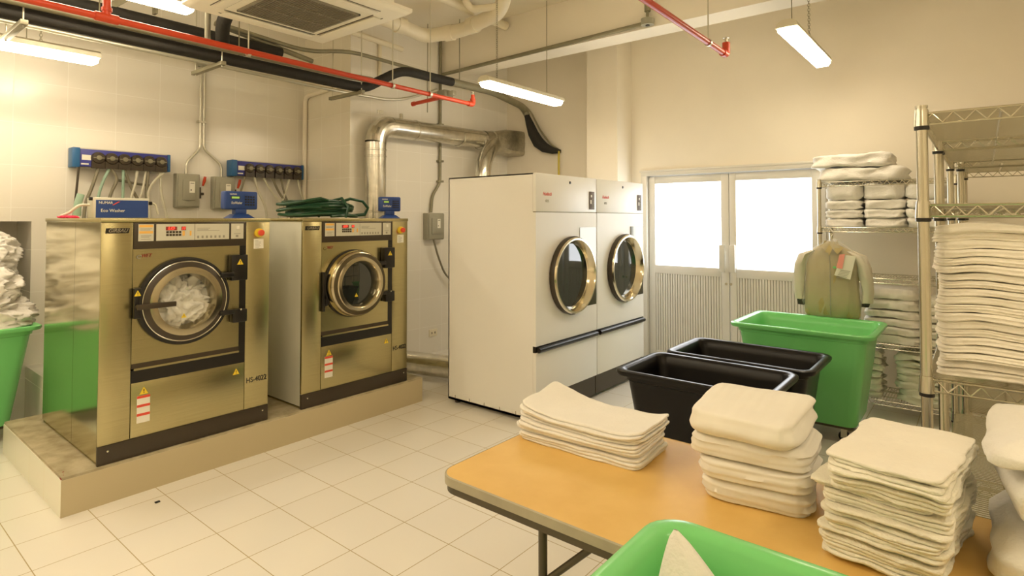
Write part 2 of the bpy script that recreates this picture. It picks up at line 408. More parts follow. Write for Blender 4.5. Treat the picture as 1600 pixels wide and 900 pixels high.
# door frame and two leaves
fr = MB(); YF = Y1 - .03
fr.box(-3.125, -3.055, YF, Y1 + .12, 0, 2.16).box(-1.235, -1.175, YF, Y1 + .12, 0, 2.16).box(-3.125, -1.175, YF - .002, Y1 + .12, 2.12, 2.185)
fr.box(-3.14, -1.165, YF - .012, YF, 2.165, 2.19)
struct('trim_door_frame', fr, 'alu', bevel=.004)
def leaf(n, xa, xb, gx0, gx1, side):
    d = thing('door_%d' % n, None, None, (0, 0, 0)); d['kind'] = 'structure'; del_ = None
    f = MB(); ya, yb = Y1 + .02, Y1 + .065; gz0, gz1 = 1.085, 2.03
    f.box(xa, gx0, ya, yb, .01, 2.115).box(gx1, xb, ya, yb, .01, 2.115).box(gx0, gx1, ya, yb, gz1, 2.115).box(gx0, gx1, ya, yb, .99, gz0).box(gx0, gx1, ya, yb, .01, .10)
    f.obj('frame', 'alu', d, bevel=.003)
    MB().box(gx0 - .004, gx1 + .004, ya + .02, ya + .026, gz0 - .004, gz1 + .004).obj('glass_pane', 'pane', d)
    p = MB(); nn = 26; wd = (gx1 - gx0) / nn
    for i in range(nn):
        a = gx0 + i * wd; vs = [(a, ya + .022), (a + wd * .12, ya + .008), (a + wd * .8, ya + .008), (a + wd * .92, ya + .022), (a + wd, ya + .022)]
        pts = [(x, y, z) for z in (.10, .99) for x, y in vs]; K = len(vs)
        p._add(pts, [(q, q + 1, K + q + 1, K + q) for q in range(K - 1)])
    p.box(gx0, gx1, ya + .024, ya + .03, .10, .99)
    p.obj('ribbed_panel', 'alu', d, ang=20)
    hx = gx1 + .02 if side > 0 else gx0 - .03
    h = MB().box(hx - .03, hx + .03, ya - .055, ya - .03, 1.05, 1.34).box(hx - .01, hx + .01, ya - .035, ya, 1.07, 1.1).box(hx - .01, hx + .01, ya - .035, ya, 1.29, 1.32)
    h.obj('pull_handle', 'alu', d, bevel=.004)
    k = MB().cyl((hx + side * .03, ya, .92), (hx + side * .03, ya - .008, .92), .014, 12); k.obj('lock_cylinder', 'chrome', d)
    return d
leaf(1, -3.05, -2.122, -2.973, -2.205, 1)
leaf(2, -2.116, -1.24, -2.045, -1.31, -1)
for o in list(bpy.data.objects):
    for k in ('label', 'category'):
        if k in o.keys() and o.get('kind') == 'structure': del o[k]
# dark gap behind the two leaves is closed by a back plate of the outer threshold
struct('trim_threshold', B(-3.09, -1.21, Y1, Y1 + .15, 0, .008), 'alu')

# ------------------------------------------------------------ ceiling lights
def light(label, x, y0, z, L=1.22, rods=(), group='hanging fluorescent lights'):
    t = thing('ceiling_light', label, 'light', (x, y0 + L / 2, z), 0, group); h = L / 2
    hs = MB(); sec = [(-.075, .0), (-.065, .035), (-.03, .055), (.03, .055), (.065, .035), (.075, .0)]
    vs = []; n = len(sec)
    for yy in (-h, h): vs += [(a, yy, b) for a, b in sec]
    hs._add(vs, [tuple(range(n))[::-1], tuple(range(n, 2 * n))] + [(i, (i + 1) % n, n + (i + 1) % n, n + i) for i in range(n)])
    hs.obj('housing', 'lockout', t, bevel=.003)
    df = MB(); sec = [(-.062, 0), (-.066, -.02), (-.045, -.045), (.045, -.045), (.066, -.02), (.062, 0)]
    g = h - .012; vs = []
    for yy, k in ((-g, .75), (-g + .02, 1), (g - .02, 1), (g, .75)): vs += [(a * k, yy, b * k) for a, b in sec]
    fs = [tuple(range(n))[::-1], tuple(range(3 * n, 4 * n))]
    for q in range(3): fs += [(q * n + i, q * n + (i + 1) % n, (q + 1) * n + (i + 1) % n, (q + 1) * n + i) for i in range(n)]
    df._add(vs, fs); df.obj('diffuser', 'tube', t)
    for kind, yy, top in rods:
        r = MB()
        if kind == 'rod': r.cyl((0, yy, .05), (0, yy, top - z), .004, 6)
        else:
            zz = .05; i = 0
            while zz < top - z:
                a = (.007, 0) if i % 2 else (0, .007)
                r.tube([(a[0], yy + a[1], zz), (a[0] * 1.2, yy + a[1] * 1.2, zz + .011), (a[0], yy + a[1], zz + .022), (-a[0], yy - a[1], zz + .022), (-a[0] * 1.2, yy - a[1] * 1.2, zz + .011), (-a[0], yy - a[1], zz)], .002, 4, closed=True)
                zz += .02; i += 1
        r.obj('suspension_rod' if kind == 'rod' else 'suspension_chain', 'conduit_d', t)
    return t
light('lit fluorescent light hanging close to the left tiled wall, above the blue pump rail', -5.2, .2, 2.83, rods=(('rod', .18, ZC), ('chain', .26, ZC)))
light('lit fluorescent light at the top edge of the photo, left of the air conditioner', -4.35, .53, 3.12, rods=(('rod', -.3, ZC), ('rod', .4, ZC)))
light('lit fluorescent light hanging in front of the far left corner, above the dryers', -3.5, 3.90, 2.87, rods=(('chain', -.42, ZC), ('rod', .38, ZC)))
light('lit fluorescent light hanging by a chain and rod, rightmost, in front of the door wall', -1.06, 4.40, 2.985, rods=(('rod', -.45, ZC), ('chain', .1, ZC)))
for i, (x, y, nm) in enumerate(((-1.9, -.9, 'behind the camera, nearest'), (1.0, .9, 'right of the camera'), (-3.6, -1.9, 'behind the camera on the left'), (1.0, -1.4, 'behind the camera on the right'), (-2.6, .25, 'left of the camera, out of frame'))):  # extra unseen fixtures, added as fill to brighten the room
    light('added unseen fill light ' + nm, x, y, 3.05, rods=(('rod', -.45, ZC), ('rod', .45, ZC)))

# ------------------------------------------------------------ ceiling cassette air conditioner
t = thing('air_conditioner', 'square cream ceiling cassette air conditioner with brown grille, hung under the pipes', 'air conditioner', (-3.26, 1.93, 2.9))
a = .49
MB().frustum((-a + .03, a - .03, -a + .03, a - .03), (-a, a, -a, a), 0, .022).box(-a, a, -a, a, .022, .045).obj('fascia', 'acwhite', t, bevel=.004)
MB().box(-.41, .41, -.41, .41, .045, .30).obj('casing', 'acwhite', t, bevel=.006)
g = MB().box(-.25, .25, -.25, .25, -.006, .0)
g.obj('grille_filter', 'acgrill', t)
g = MB()
for i in range(33): g.box(-.25, .25, -.25 + i * .015625 - .0008, -.25 + i * .015625 + .0008, -.011, -.006)
for i in (-.25, -.085, .085, .25): g.box(i - .004, i + .004, -.25, .25, -.012, -.006)
g.box(-.262, .262, -.262, -.25, -.012, 0).box(-.262, .262, .25, .262, -.012, 0).box(-.262, -.25, -.262, .262, -.012, 0).box(.25, .262, -.262, .262, -.012, 0)
g.obj('grille', 'greyink', t)
for k in range(4):
    R = Matrix.Rotation(k * PI / 2, 4, 'Z')
    l = MB().box(-.30, .30, .33, .39, -.012, -.004, T=R); l.obj('louvre', 'acwhite', t, bevel=.003)
    l = MB().box(-.31, .31, .318, .326, -.002, .001, T=R).box(-.31, .31, .395, .40, -.002, .001, T=R); l.obj('air_slot', 'brownblack', t)
for sx in (-.36, .36):
    for sy in (-.36, .36): MB().cyl((sx, sy, .28), (sx, sy, 1.0), .006, 6).obj('hanging_rod', 'conduit_d', t)

# ------------------------------------------------------------ pipes and conduits
def pipe(name, pts, r, m, label, cat='pipe', fil=.08, n=12, group=None, parent=None):
    o = MB().tube(rounded(pts, fil), r, n).obj(name, m, parent)
    if not parent: tag(o, label, cat, group)
    return o
t = thing('sprinkler_pipe', 'red sprinkler pipe running under the black pipes along the left wall to an upright head', 'pipe', (-4.0, 1.1, 2.8))
def rel(pts, o): return [(p[0] - o[0], p[1] - o[1], p[2] - o[2]) for p in pts]
OR = (-4.0, 1.1, 2.8)
MB().tube(rel([(-3.98, -1.6, 2.81), (-4.01, 1.12, 2.81), (-4.055, 3.9, 2.80), (-4.065, 4.35, 2.80)], OR), .021, 12).obj('main_run', 'red', t)
MB().tube(rel([(-4.058, 3.92, 2.80), (-4.50, 3.96, 2.80)], OR), .019, 12).cyl((-.50 + .0, 2.86, 0), (-.53, 2.862, 0), .024).obj('side_branch', 'red', t)
e = MB().tube(rel(rounded([(-4.065, 4.30, 2.80), (-4.066, 4.37, 2.80), (-4.066, 4.37, 2.86)], .03), OR), .028, 12).cyl((-.066, 3.27, .06), (-.066, 3.27, .10), .02)
e.obj('elbow', 'red', t)
MB().cyl((-.066, 3.27, .10), (-.066, 3.27, .125), .009, 8).cyl((-.066, 3.27, .125), (-.066, 3.27, .128), .022, 12).obj('sprinkler_head', 'conduit', t)
MB().cyl((-.01, -.03, .01), (-.01, .09, .01), .028).cyl((-.01, .03, .01), (-.01, .03, .13), .022).cyl((-.01, .03, .05), (-.01, .03, .07), .028).obj('tee_fitting', 'red', t)
for yy in (.9, 2.2, 3.75 - 1.1):
    MB().lathe([(.025, -.012), (.027, -.012), (.027, .012), (.025, .012)], (-.04, yy, 0), 'y', 16, True).cyl((-.04, yy, .025), (-.04, yy, 1.1), .005, 6).obj('pipe_hanger', 'conduit', t)
t = thing('sprinkler_pipe', 'red sprinkler pipe end with upright head near the top middle, crossing the beam', 'pipe', (-1.4, 3.0, 2.85))
MB().tube([(-.04, -5.3, .0), (-.05, .0, .0), (-.07, 1.33, 0)], .021, 12).obj('main_run', 'red', t)
MB().tube(rounded([(-.07, 1.28, 0), (-.07, 1.36, 0), (-.07, 1.36, .09)], .03), .028, 12).obj('elbow', 'red', t)
MB().cyl((-.07, 1.36, .09), (-.07, 1.36, .125), .012, 8).cyl((-.07, 1.36, .125), (-.07, 1.36, .128), .024, 12).obj('sprinkler_head', 'conduit', t)
MB().lathe([(.024, -.012), (.027, -.012), (.027, .012), (.024, .012)], (-.065, .98, 0), 'y', 16, True).cyl((-.065, .98, .025), (-.065, .98, 1.05), .005, 6).obj('pipe_hanger', 'conduit', t)

pipe('insulated_pipe', [(-5.0, -2.0, 3.17), (-5.0, 2.78, 3.15)], .048, 'rubber', 'upper black insulated pipe with a cut round end, behind the red pipe')
pipe('insulated_pipe', [(-4.62, -2.0, 2.90), (-4.6, 3.25, 2.875), (-4.6, 3.42, 2.88), (-4.58, 3.86, 3.14), (-4.6, 4.6, 3.155)], .048, 'rubber', 'lower black insulated pipe along the left wall that kinks upward beyond the column', fil=.14)
pipe('insulated_pipe', [(-4.55, -2.0, 2.955), (-4.53, 3.2, 2.94), (-4.53, 3.45, 2.95)], .03, 'conduit_d', 'grey sleeve lying on top of the lower black pipe')
pipe('insulated_pipe', [(-4.6, 4.6, 3.155), (-4.60, 5.3, 3.165), (-4.74, 6.05, 3.12), (-4.80, 6.19, 3.09), (-4.77, 6.21, 3.02)], .045, 'conduit_d', 'dull grey pipe ending in the bend at the far wall', fil=.1)
lf = [(-4.80, 6.20, 3.10), (-4.77, 6.20, 3.02), (-4.72, 6.20, 2.90), (-4.66, 6.20, 2.76), (-4.58, 6.20, 2.64), (-4.48, 6.21, 2.56), (-4.36, 6.22, 2.515), (-4.25, 6.24, 2.50)]
tag(MB().tube(lf, .06, 12, rr=[.022, .036, .055, .072, .078, .066, .044, .022]).obj('pipe_insulation', 'rubber'), 'swollen black insulation hanging down the far wall beside the duct end', 'pipe insulation')
pipe('conduit_pipe', [(-4.74, 6.1, 3.14), (-4.70, 6.2, 3.06), (-4.56, 6.22, 2.80), (-4.40, 6.24, 2.60), (-4.28, 6.25, 2.52)], .012, 'conduit_d', 'thin grey conduit following the black insulation down the far wall', 'conduit')
pipe('drain_tube', [(-4.27, 6.24, 2.52), (-4.25, 6.2, 2.46), (-4.25, 6.2, 2.30), (-4.25, 6.2, 1.2)], .014, 'yellowtube', 'thin yellow tube dropping behind the first dryer', 'tube')
pipe('conduit_pipe', [(-5.0, -2.0, 2.955), (-5.0, 2.06, 2.918), (-5.0, 3.33, 2.90), (-5.0, 4.14, 2.915), (-5.0, 4.75, 3.15)], .016, 'conduit', 'slim galvanised conduit running below the black pipes along the left wall', 'conduit', fil=.25)
pipe('conduit_pipe', [(-5.0, 2.2, 3.275), (-5.0, 3.05, 3.22), (-5.0, 3.5, 3.335), (-5.0, 4.15, 3.33), (-4.98, 4.93, 3.30)], .02, 'conduit_d', 'dull grey conduit passing from behind the air conditioner to the beam corner', 'conduit', fil=.25)
pipe('conduit_pipe', [(-5.03, 2.2, 3.28), (-5.03, 3.12, 3.15)], .024, 'conduit_d', 'short dull pipe stub ending beside the column top', 'conduit')
pipe('conduit_pipe', [(-6.02, 3.65, 1.2), (-6.02, 3.65, 3.02), (-5.2, 3.65, 3.06)], .024, 'paint', 'cream painted conduit rising up the column face and turning right', 'conduit')
pipe('conduit_pipe', [(-5.17, 4.97, ZC), (-5.17, 4.97, 2.07), (-5.17, 4.84, 1.90), (-5.17, 4.82, 1.70)], .018, 'conduit_d', 'vertical conduit on the tiled wall down to the grey switch box beside the dryer', 'conduit', fil=.06)
o = MB()
for zz in (2.08, 2.33, 2.78, 3.1): o.box(-5.2, -5.145, 4.93, 5.01, zz - .012, zz + .012)
tag(o.obj('conduit_clamps', 'conduit_d', None, bevel=.003), 'four small clamps holding the vertical conduit to the tiled wall', 'clamp')
pipe('conduit_pipe', [(-5.15, 4.985, 3.40), (-2.42, 4.985, 3.455)], .022, 'conduit_d', 'long conduit along the lower edge of the ceiling beam', 'conduit')
t = thing('junction_box', 'grey junction box at the end of the beam conduit', 'electrical box', (-2.40, 4.97, 3.46))
MB().cyl((0, 0, -.03), (0, 0, .03), .06, 20).obj('body', 'greybox', t); MB().cyl((0, 0, .03), (0, 0, .4), .014, 8).cyl((0, 0, .1), (0, 0, .18), .03, 10).obj('drop_pipe', 'conduit_d', t)
MB().cyl((0, 0, -.036), (0, 0, -.03), .02, 12).obj('cap', 'ink', t)
t = thing('junction_box', 'grey junction box in the beam corner where the conduits meet', 'electrical box', (-5.05, 4.93, 3.13))
MB().box(-.07, .07, -.07, .07, -.045, .045).obj('body', 'greybox', t, bevel=.006); MB().box(.07, .17, -.03, .03, -.03, .03).obj('coupling', 'conduit', t, bevel=.01)
PV = thing('pvc_pipe', 'thick cream drain pipe under the ceiling turning towards the beam', 'pipe'); pipe('run', [(-4.55, 2.2, 3.66), (-4.66, 3.9, 3.63), (-4.72, 4.3, 3.62), (-4.3, 4.45, 3.64), (-3.66, 4.33, 3.66), (-3.55, 4.30, 3.9)], .075, 'pvc', '', fil=.12, parent=PV)
o = MB()
for (p, d) in (((-4.66, 3.9, 3.63), (.08, .9, 0)), ((-4.45, 4.41, 3.635), (1, .25, 0)), ((-4.1, 4.41, 3.645), (1, -.1, 0))):
    d = Vector(d).normalized(); p = Vector(p); MB().cyl(p - d * .05, p + d * .05, .086, 20).obj('coupling', 'pvc', PV)

pipe('pvc_pipe', [(-4.1, 2.8, 3.80), (-4.1, 4.0, 3.80), (-4.15, 5.0, 3.80)], .05, 'pvc', 'second cream pipe close under the ceiling, running to the beam')
pipe('pvc_pipe', [(-3.9, 4.1, 3.9), (-3.92, 4.1, 3.76), (-3.9, 4.18, 3.70), (-3.66, 4.28, 3.70)], .035, 'pvc', 'small cream elbow pipe joining the thick drain pipe', fil=.06)
pipe('pvc_pipe', [(-5.1, 2.5, 3.62), (-5.1, 4.3, 3.55)], .03, 'pvc', 'thin cream pipe beneath the thick drain pipe')
pipe('pvc_pipe', [(-5.178, 4.05, 3.56), (-5.178, 4.05, 3.20), (-5.178, 4.09, 3.19)], .02, 'pvc', 'short cream downpipe on the wall right of the column')
for x, y, z0, nm in ((-5.0, 4.6, 2.86, 'left of the vertical conduit'), (-4.60, 4.72, 3.2, 'right of the vertical conduit'), (-4.95, 1.35, 3.0, 'above the lit lamp at the left'), (-4.6, 2.2, 2.9, 'just left of the air conditioner')):
    tag(MB().cyl((x, y, z0), (x, y, ZC), .005, 6).obj('threaded_rod', 'conduit_d'), 'thin threaded ceiling rod ' + nm, 'rod')
# strut brackets holding the black pipes
for yy, nm in ((.85, 'near the red tee'), (2.05, 'left of the air conditioner'), (3.35, 'in front of the column')):
    t = thing('pipe_bracket', 'dark steel pipe bracket ' + nm, 'bracket', (-4.75, yy, 2.84), 0, 'brackets under the black pipes')
    MB().box(-.32, .22, -.02, .02, -.03, .0).obj('strut_channel', 'conduit_d', t, bevel=.003)
    for sx in (-.28, .19): MB().cyl((sx, 0, -.04), (sx, 0, ZC - 2.84), .005, 6).obj('drop_rod', 'conduit', t)
t = thing('duct_bracket', 'triangular grey bracket standing on the upper black pipe', 'bracket', (-5.0, 1.62, 3.19))
MB().prism([(-.22, 0), (-.2, .03), (-.02, .17), (.12, .17), (.12, .03), (.10, .03), (.10, .14), (-.01, .14), (-.16, .0)], -.03, .03).obj('plate', 'conduit_d', t)
pipe('insulated_pipe', [(-4.62, 2.08, 2.99), (-4.45, 2.0, 3.10), (-4.2, 1.95, 3.16), (-3.68, 1.93, 3.10)], .05, 'rubber', 'black ribbed hose joining the air conditioner to the pipe run', fil=.1)
pipe('conduit_pipe', [(-4.7, 2.0, 3.02), (-4.35, 1.85, 3.2), (-3.9, 1.8, 3.24)], .022, 'conduit', 'light conduit sloping up beside the ribbed hose to the air conditioner', 'conduit')

# conduits to the two safety switches
t = thing('conduit_pair', 'pair of conduits down the tiled wall that fork to the two grey switch boxes', 'conduit', (-6.05, 2.53, 2.3))
MB().tube(rounded([(0, -.012, .86), (0, -.012, .02), (0, -.14, -.13), (0, -.14, -.24)], .05), .013, 10).obj('left_conduit', 'conduit', t)
MB().tube(rounded([(0, .022, .86), (0, .022, .02), (0, .20, -.13), (0, .20, -.26)], .05), .013, 10).obj('right_conduit', 'conduit', t)
MB().box(-.02, .03, -.05, .06, .84, .92).obj('junction_block', 'greybox', t, bevel=.005)
MB().box(-.03, .02, -.035, .045, .28, .30).obj('strap', 'conduit', t)

# ------------------------------------------------------------ duct
t = thing('exhaust_duct', 'shiny galvanised exhaust duct rising behind the second washer and running to the far wall', 'duct', (-5.05, 3.9, 0))
r = .112
MB().tube([(0, -.0, .14), (0, 0, 2.44)], r, 24, caps=False).obj('riser', 'galv', t)
for zz in (2.36, 2.29, 1.7, .9): MB().lathe([(r, -.01), (r + .006, -.006), (r + .006, .006), (r, .01)], (0, 0, zz), 'z', 24).obj('seam_band', 'galv', t)
MB().tube(arc((0, .19, 2.44), .19, PI, PI / 2, (0, 1, 0), (0, 0, 1), 5), r + .003, 24, caps=False).obj('elbow', 'galv', t, ang=10)
MB().tube([(0, .19, 2.63), (0, 1.75, 2.655)], r, 24, caps=False).obj('horizontal_run', 'galv', t)
for yy in (.55, 1.28, 1.66): MB().lathe([(r, -.012), (r + .008, -.008), (r + .008, .008), (r, .012)], (0, yy, 2.635), 'y', 24).obj('seam_band', 'galv', t)
te = MB(); vs = []; fs = []; st = [(1.72, .114, 2), (1.86, .118, 2), (1.98, .135, 3), (2.12, .165, 6), (2.26, .168, 9), (2.395, .172, 9)]; n = 40
for yy, h_, ex in st:
    for j in range(n):
        a = 2 * PI * j / n; c_, s_ = math.cos(a), math.sin(a); k = h_ / (abs(c_) ** ex + abs(s_) ** ex) ** (1 / ex); k *= 1 + .05 * fbm((c_ * 3, s_ * 3, yy * 9), 3)
        vs.append((k * c_, yy + (.02 * math.sin(j * 2.3) if yy == 2.26 else 0), 2.66 + k * s_))
for q in range(len(st) - 1): fs += [(q * n + j, q * n + (j + 1) % n, (q + 1) * n + (j + 1) % n, (q + 1) * n + j) for j in range(n)]
te._add(vs, fs).obj('taped_end', 'foil', t, ang=20)
MB().lathe([(.118, -.012), (.130, -.008), (.130, .008), (.118, .012)], (0, 1.88, 2.66), 'y', 24).obj('end_collar', 'galv', t)
MB().tube([(.04, 1.88, 2.62), (.11, 1.74, 2.52), (.19, 1.58, 2.42), (.24, 1.47, 2.30), (.25, 1.44, 2.16), (.25, 1.44, 1.9)], .10, 20, caps=False).obj('branch', 'galv', t)
MB().box(.07, .075, -.04, .04, 2.74, 2.78).cyl((.0, .35, 2.74), (0, .35, 2.80), .02, 8).obj('hanger_tab', 'foil', t)
# floor run to the dryer
t = thing('floor_duct', 'dull galvanised duct lying on the floor between the second washer and the dryer', 'duct', (-5.05, 3.9, .135))
MB().tube([(.13, .08, 0), (1.0, .28, 0)], .11, 24, caps=True).obj('run', 'galv', t)
MB().tube([(.93, .262, 0), (1.0, .28, 0), (1.08, .298, 0)], .125, 24, caps=False, rr=[.115, .125, .12]).obj('collar', 'galv', t)
MB().tube([(1.08, .298, 0), (1.36, .36, 0)], .11, 20).obj('end_piece', 'galv', t)

# ------------------------------------------------------------ electrical boxes
def switchbox(loc, W, H, label, lever=True, rz=0):
    t = thing('switch_box', label, 'electrical box', loc, rz)
    MB().box(0, .08, 0, W, 0, H).obj('body', 'greybox', t, bevel=.006)
    c = MB().box(.08, .095, .012, W - .01, .012, H - .012); c._add(*(lambda a: (a.v, a.f))(MB().prism([(.05, .07), (W - .05, .07), (W - .05, H - .06), (.05, H - .06)], .095, .108)))
    c.obj('cover', 'greybox', t, bevel=.004)
    MB().box(.108, .1095, W * .5, W * .5 + .05, H * .5 - .02, H * .5 + .09).obj('rating_label', 'label_white', t)
    MB().box(.1095, .110, W * .5 + .01, W * .5 + .02, H * .5 + .0, H * .5 + .012).box(.1095, .110, W * .5 + .008, W * .5 + .042, H * .5 + .07, H * .5 + .075).obj('label_print', 'ink', t)
    if lever:
        MB().box(.02, .07, W, W + .018, H * .28, H * .62).box(.03, .06, W + .018, W + .05, H * .38, H * .46).obj('lever_base', 'brownblack', t, bevel=.003)
        MB().tube([(.06, W + .035, H * .66), (.07, W + .045, H * .8), (.075, W + .052, H * .94)], .015, 10, rr=[.009, .015, .013]).obj('lever_handle', 'red', t)
    return t
switchbox((-6.09, 2.29, 1.73), .215, .33, 'grey safety switch box with a red lever, right of the first blue pump rail')
switchbox((-6.09, 2.64, 1.72), .215, .33, 'grey safety switch box half hidden behind the blue controller of the first washer')
t = switchbox((-5.2, 4.72, 1.37), .27, .32, 'grey switch box on the tiled wall beside the first dryer', lever=False)
pipe('power_cable', [(-5.12, 4.82, 1.37), (-5.1, 4.86, 1.2), (-5.12, 5.0, .95), (-5.12, 5.2, .8)], .012, 'tubegrey', 'grey cable hanging below the switch box beside the dryer', 'cable', fil=.1)
t = thing('wall_outlet', 'cream wall outlet low on the tiled wall between washer and dryer', 'outlet', (-5.2, 4.82, .20))
MB().box(0, .012, 0, .13, 0, .085).obj('plate', 'pvc', t, bevel=.003); MB().box(.012, .014, .03, .05, .03, .055).box(.012, .014, .08, .10, .03, .055).obj('socket', 'greyink', t)

# ------------------------------------------------------------ dosing pump rails
def pumprail(y0, y1, label, seed):
    t = thing('dosing_pump_rail', label, 'pump', (-6.06, y0, 2.07)); L = y1 - y0; H = .15
    MB().box(0, .10, .05, L - .02, 0, H).obj('housing', 'violet', t, bevel=.006)
    MB().box(-.01, .115, 0, .055, -.01, H + .008).obj('end_cap', 'blue2', t, bevel=.006); MB().box(-.005, .108, L - .025, L, -.008, H + .006).obj('end_cap', 'blue2', t, bevel=.006)
    MB().box(-.005, .085, .05, L - .02, H - .004, H + .01).obj('top_trim', 'plate', t)
    MB().box(.10, .102, .07, .135, .055, .10).box(.10, .102, .065, .12, .015, .027).obj('name_label', 'label_white', t)
    for i in range(6):
        y = .185 + i * (L - .27) / 5
        p = MB().lathe([(.052, 0), (.052, .02), (.045, .035), (.03, .038), (.0001, .038)], (.10, y, .078), 'x', 20)
        p.box(.10, .125, y - .048, y + .048, -.012, .05); q = p.obj('pump_head', 'brownblack', t)
        MB().lathe([(.022, .034), (.02, .048), (.0001, .05)], (.10, y, .078), 'x', 12).box(.135, .142, y - .04, y + .04, .074, .082).obj('rotor', 'conduit_d', q)
    return t
pumprail(1.45, 2.215, 'blue rail of six dosing pumps on the tiled wall above the first washer', 1)
pumprail(2.79, 3.60, 'blue rail of six dosing pumps on the wall beside the column', 2)
rnd = random.Random(4)
def hose(pts, r, m, label): pipe('dosing_tube', pts, r, m, label, 'tube', fil=.1, n=8)
X = -5.96
hs = [([(X, 1.50, 2.07), (X, 1.49, 1.9), (X, 1.47, 1.62)], .009, 'brownblack', 'thin black tube, leftmost under the first pump rail'),
      ([(X, 1.64, 2.06), (X, 1.60, 1.9), (X, 1.55, 1.75), (X, 1.54, 1.56)], .014, 'tubegrey', 'grey rubber tube second from the left under the first pump rail'),
      ([(X, 1.72, 2.06), (X, 1.66, 1.9), (X, 1.63, 1.72), (X, 1.61, 1.58)], .012, 'tubegreen', 'pale green tube curving left under the first pump rail'),
      ([(X, 1.74, 2.06), (X, 1.79, 1.98), (X, 1.72, 1.8), (X, 1.71, 1.6)], .014, 'tubegrey', 'grey tube with a hose clamp under the second pump'),
      ([(X, 1.83, 2.06), (X, 1.83, 1.6)], .012, 'tubegreen', 'straight pale green tube under the third pump'),
      ([(X, 1.84, 2.06), (X - .02, 1.9, 1.9), (X - .02, 1.98, 1.75), (X, 1.99, 1.6)], .013, 'tubegrey', 'dark tube slanting right behind the clear tubes'),
      ([(X, 1.94, 2.06), (X, 1.93, 1.95), (X, 1.89, 1.8), (X, 1.88, 1.6)], .012, 'tubeclear', 'cloudy tube under the fourth pump'),
      ([(X, 2.01, 2.06), (X, 1.99, 1.9), (X, 1.95, 1.75), (X, 1.95, 1.6)], .010, 'tubeclear', 'thin cloudy tube under the fifth pump'),
      ([(X, 2.03, 2.06), (X - .02, 2.02, 1.8), (X, 2.03, 1.6)], .014, 'tubegrey', 'grey tube hanging straight under the fifth pump'),
      ([(X, 2.16, 2.05), (X + .02, 2.08, 1.98), (X, 2.03, 1.88), (X + .02, 2.04, 1.6)], .012, 'tubeclear', 'cloudy tube sweeping left from the sixth pump'),
      ([(X, 2.13, 2.05), (X, 2.14, 1.85), (X, 2.18, 1.7), (X, 2.2, 1.58)], .013, 'tubeclear', 'cloudy tube, rightmost under the first pump rail'),
      ([(X - .03, 1.78, 1.97), (X - .03, 1.95, 1.94), (X - .03, 2.05, 1.93)], .012, 'tubegrey', 'grey tube crossing behind the hanging tubes')]
for h in hs: hose(*h)
for i in range(7):
    y = 2.93 + i * .1; dx = (-.1, .12, .25, .2, .1, -.12, .1)[i]
    hose([(X, y, 2.06), (X, y + dx * .4, 1.9), (X + .02, y + dx, 1.75), (X + .03, y + dx * 1.1, 1.58)], .011 + .002 * (i % 2), ('tubegrey', 'tubeclear', 'tubeclear', 'tubegrey')[i % 4], '%s tube from the left under the second pump rail' % ordinal(i))

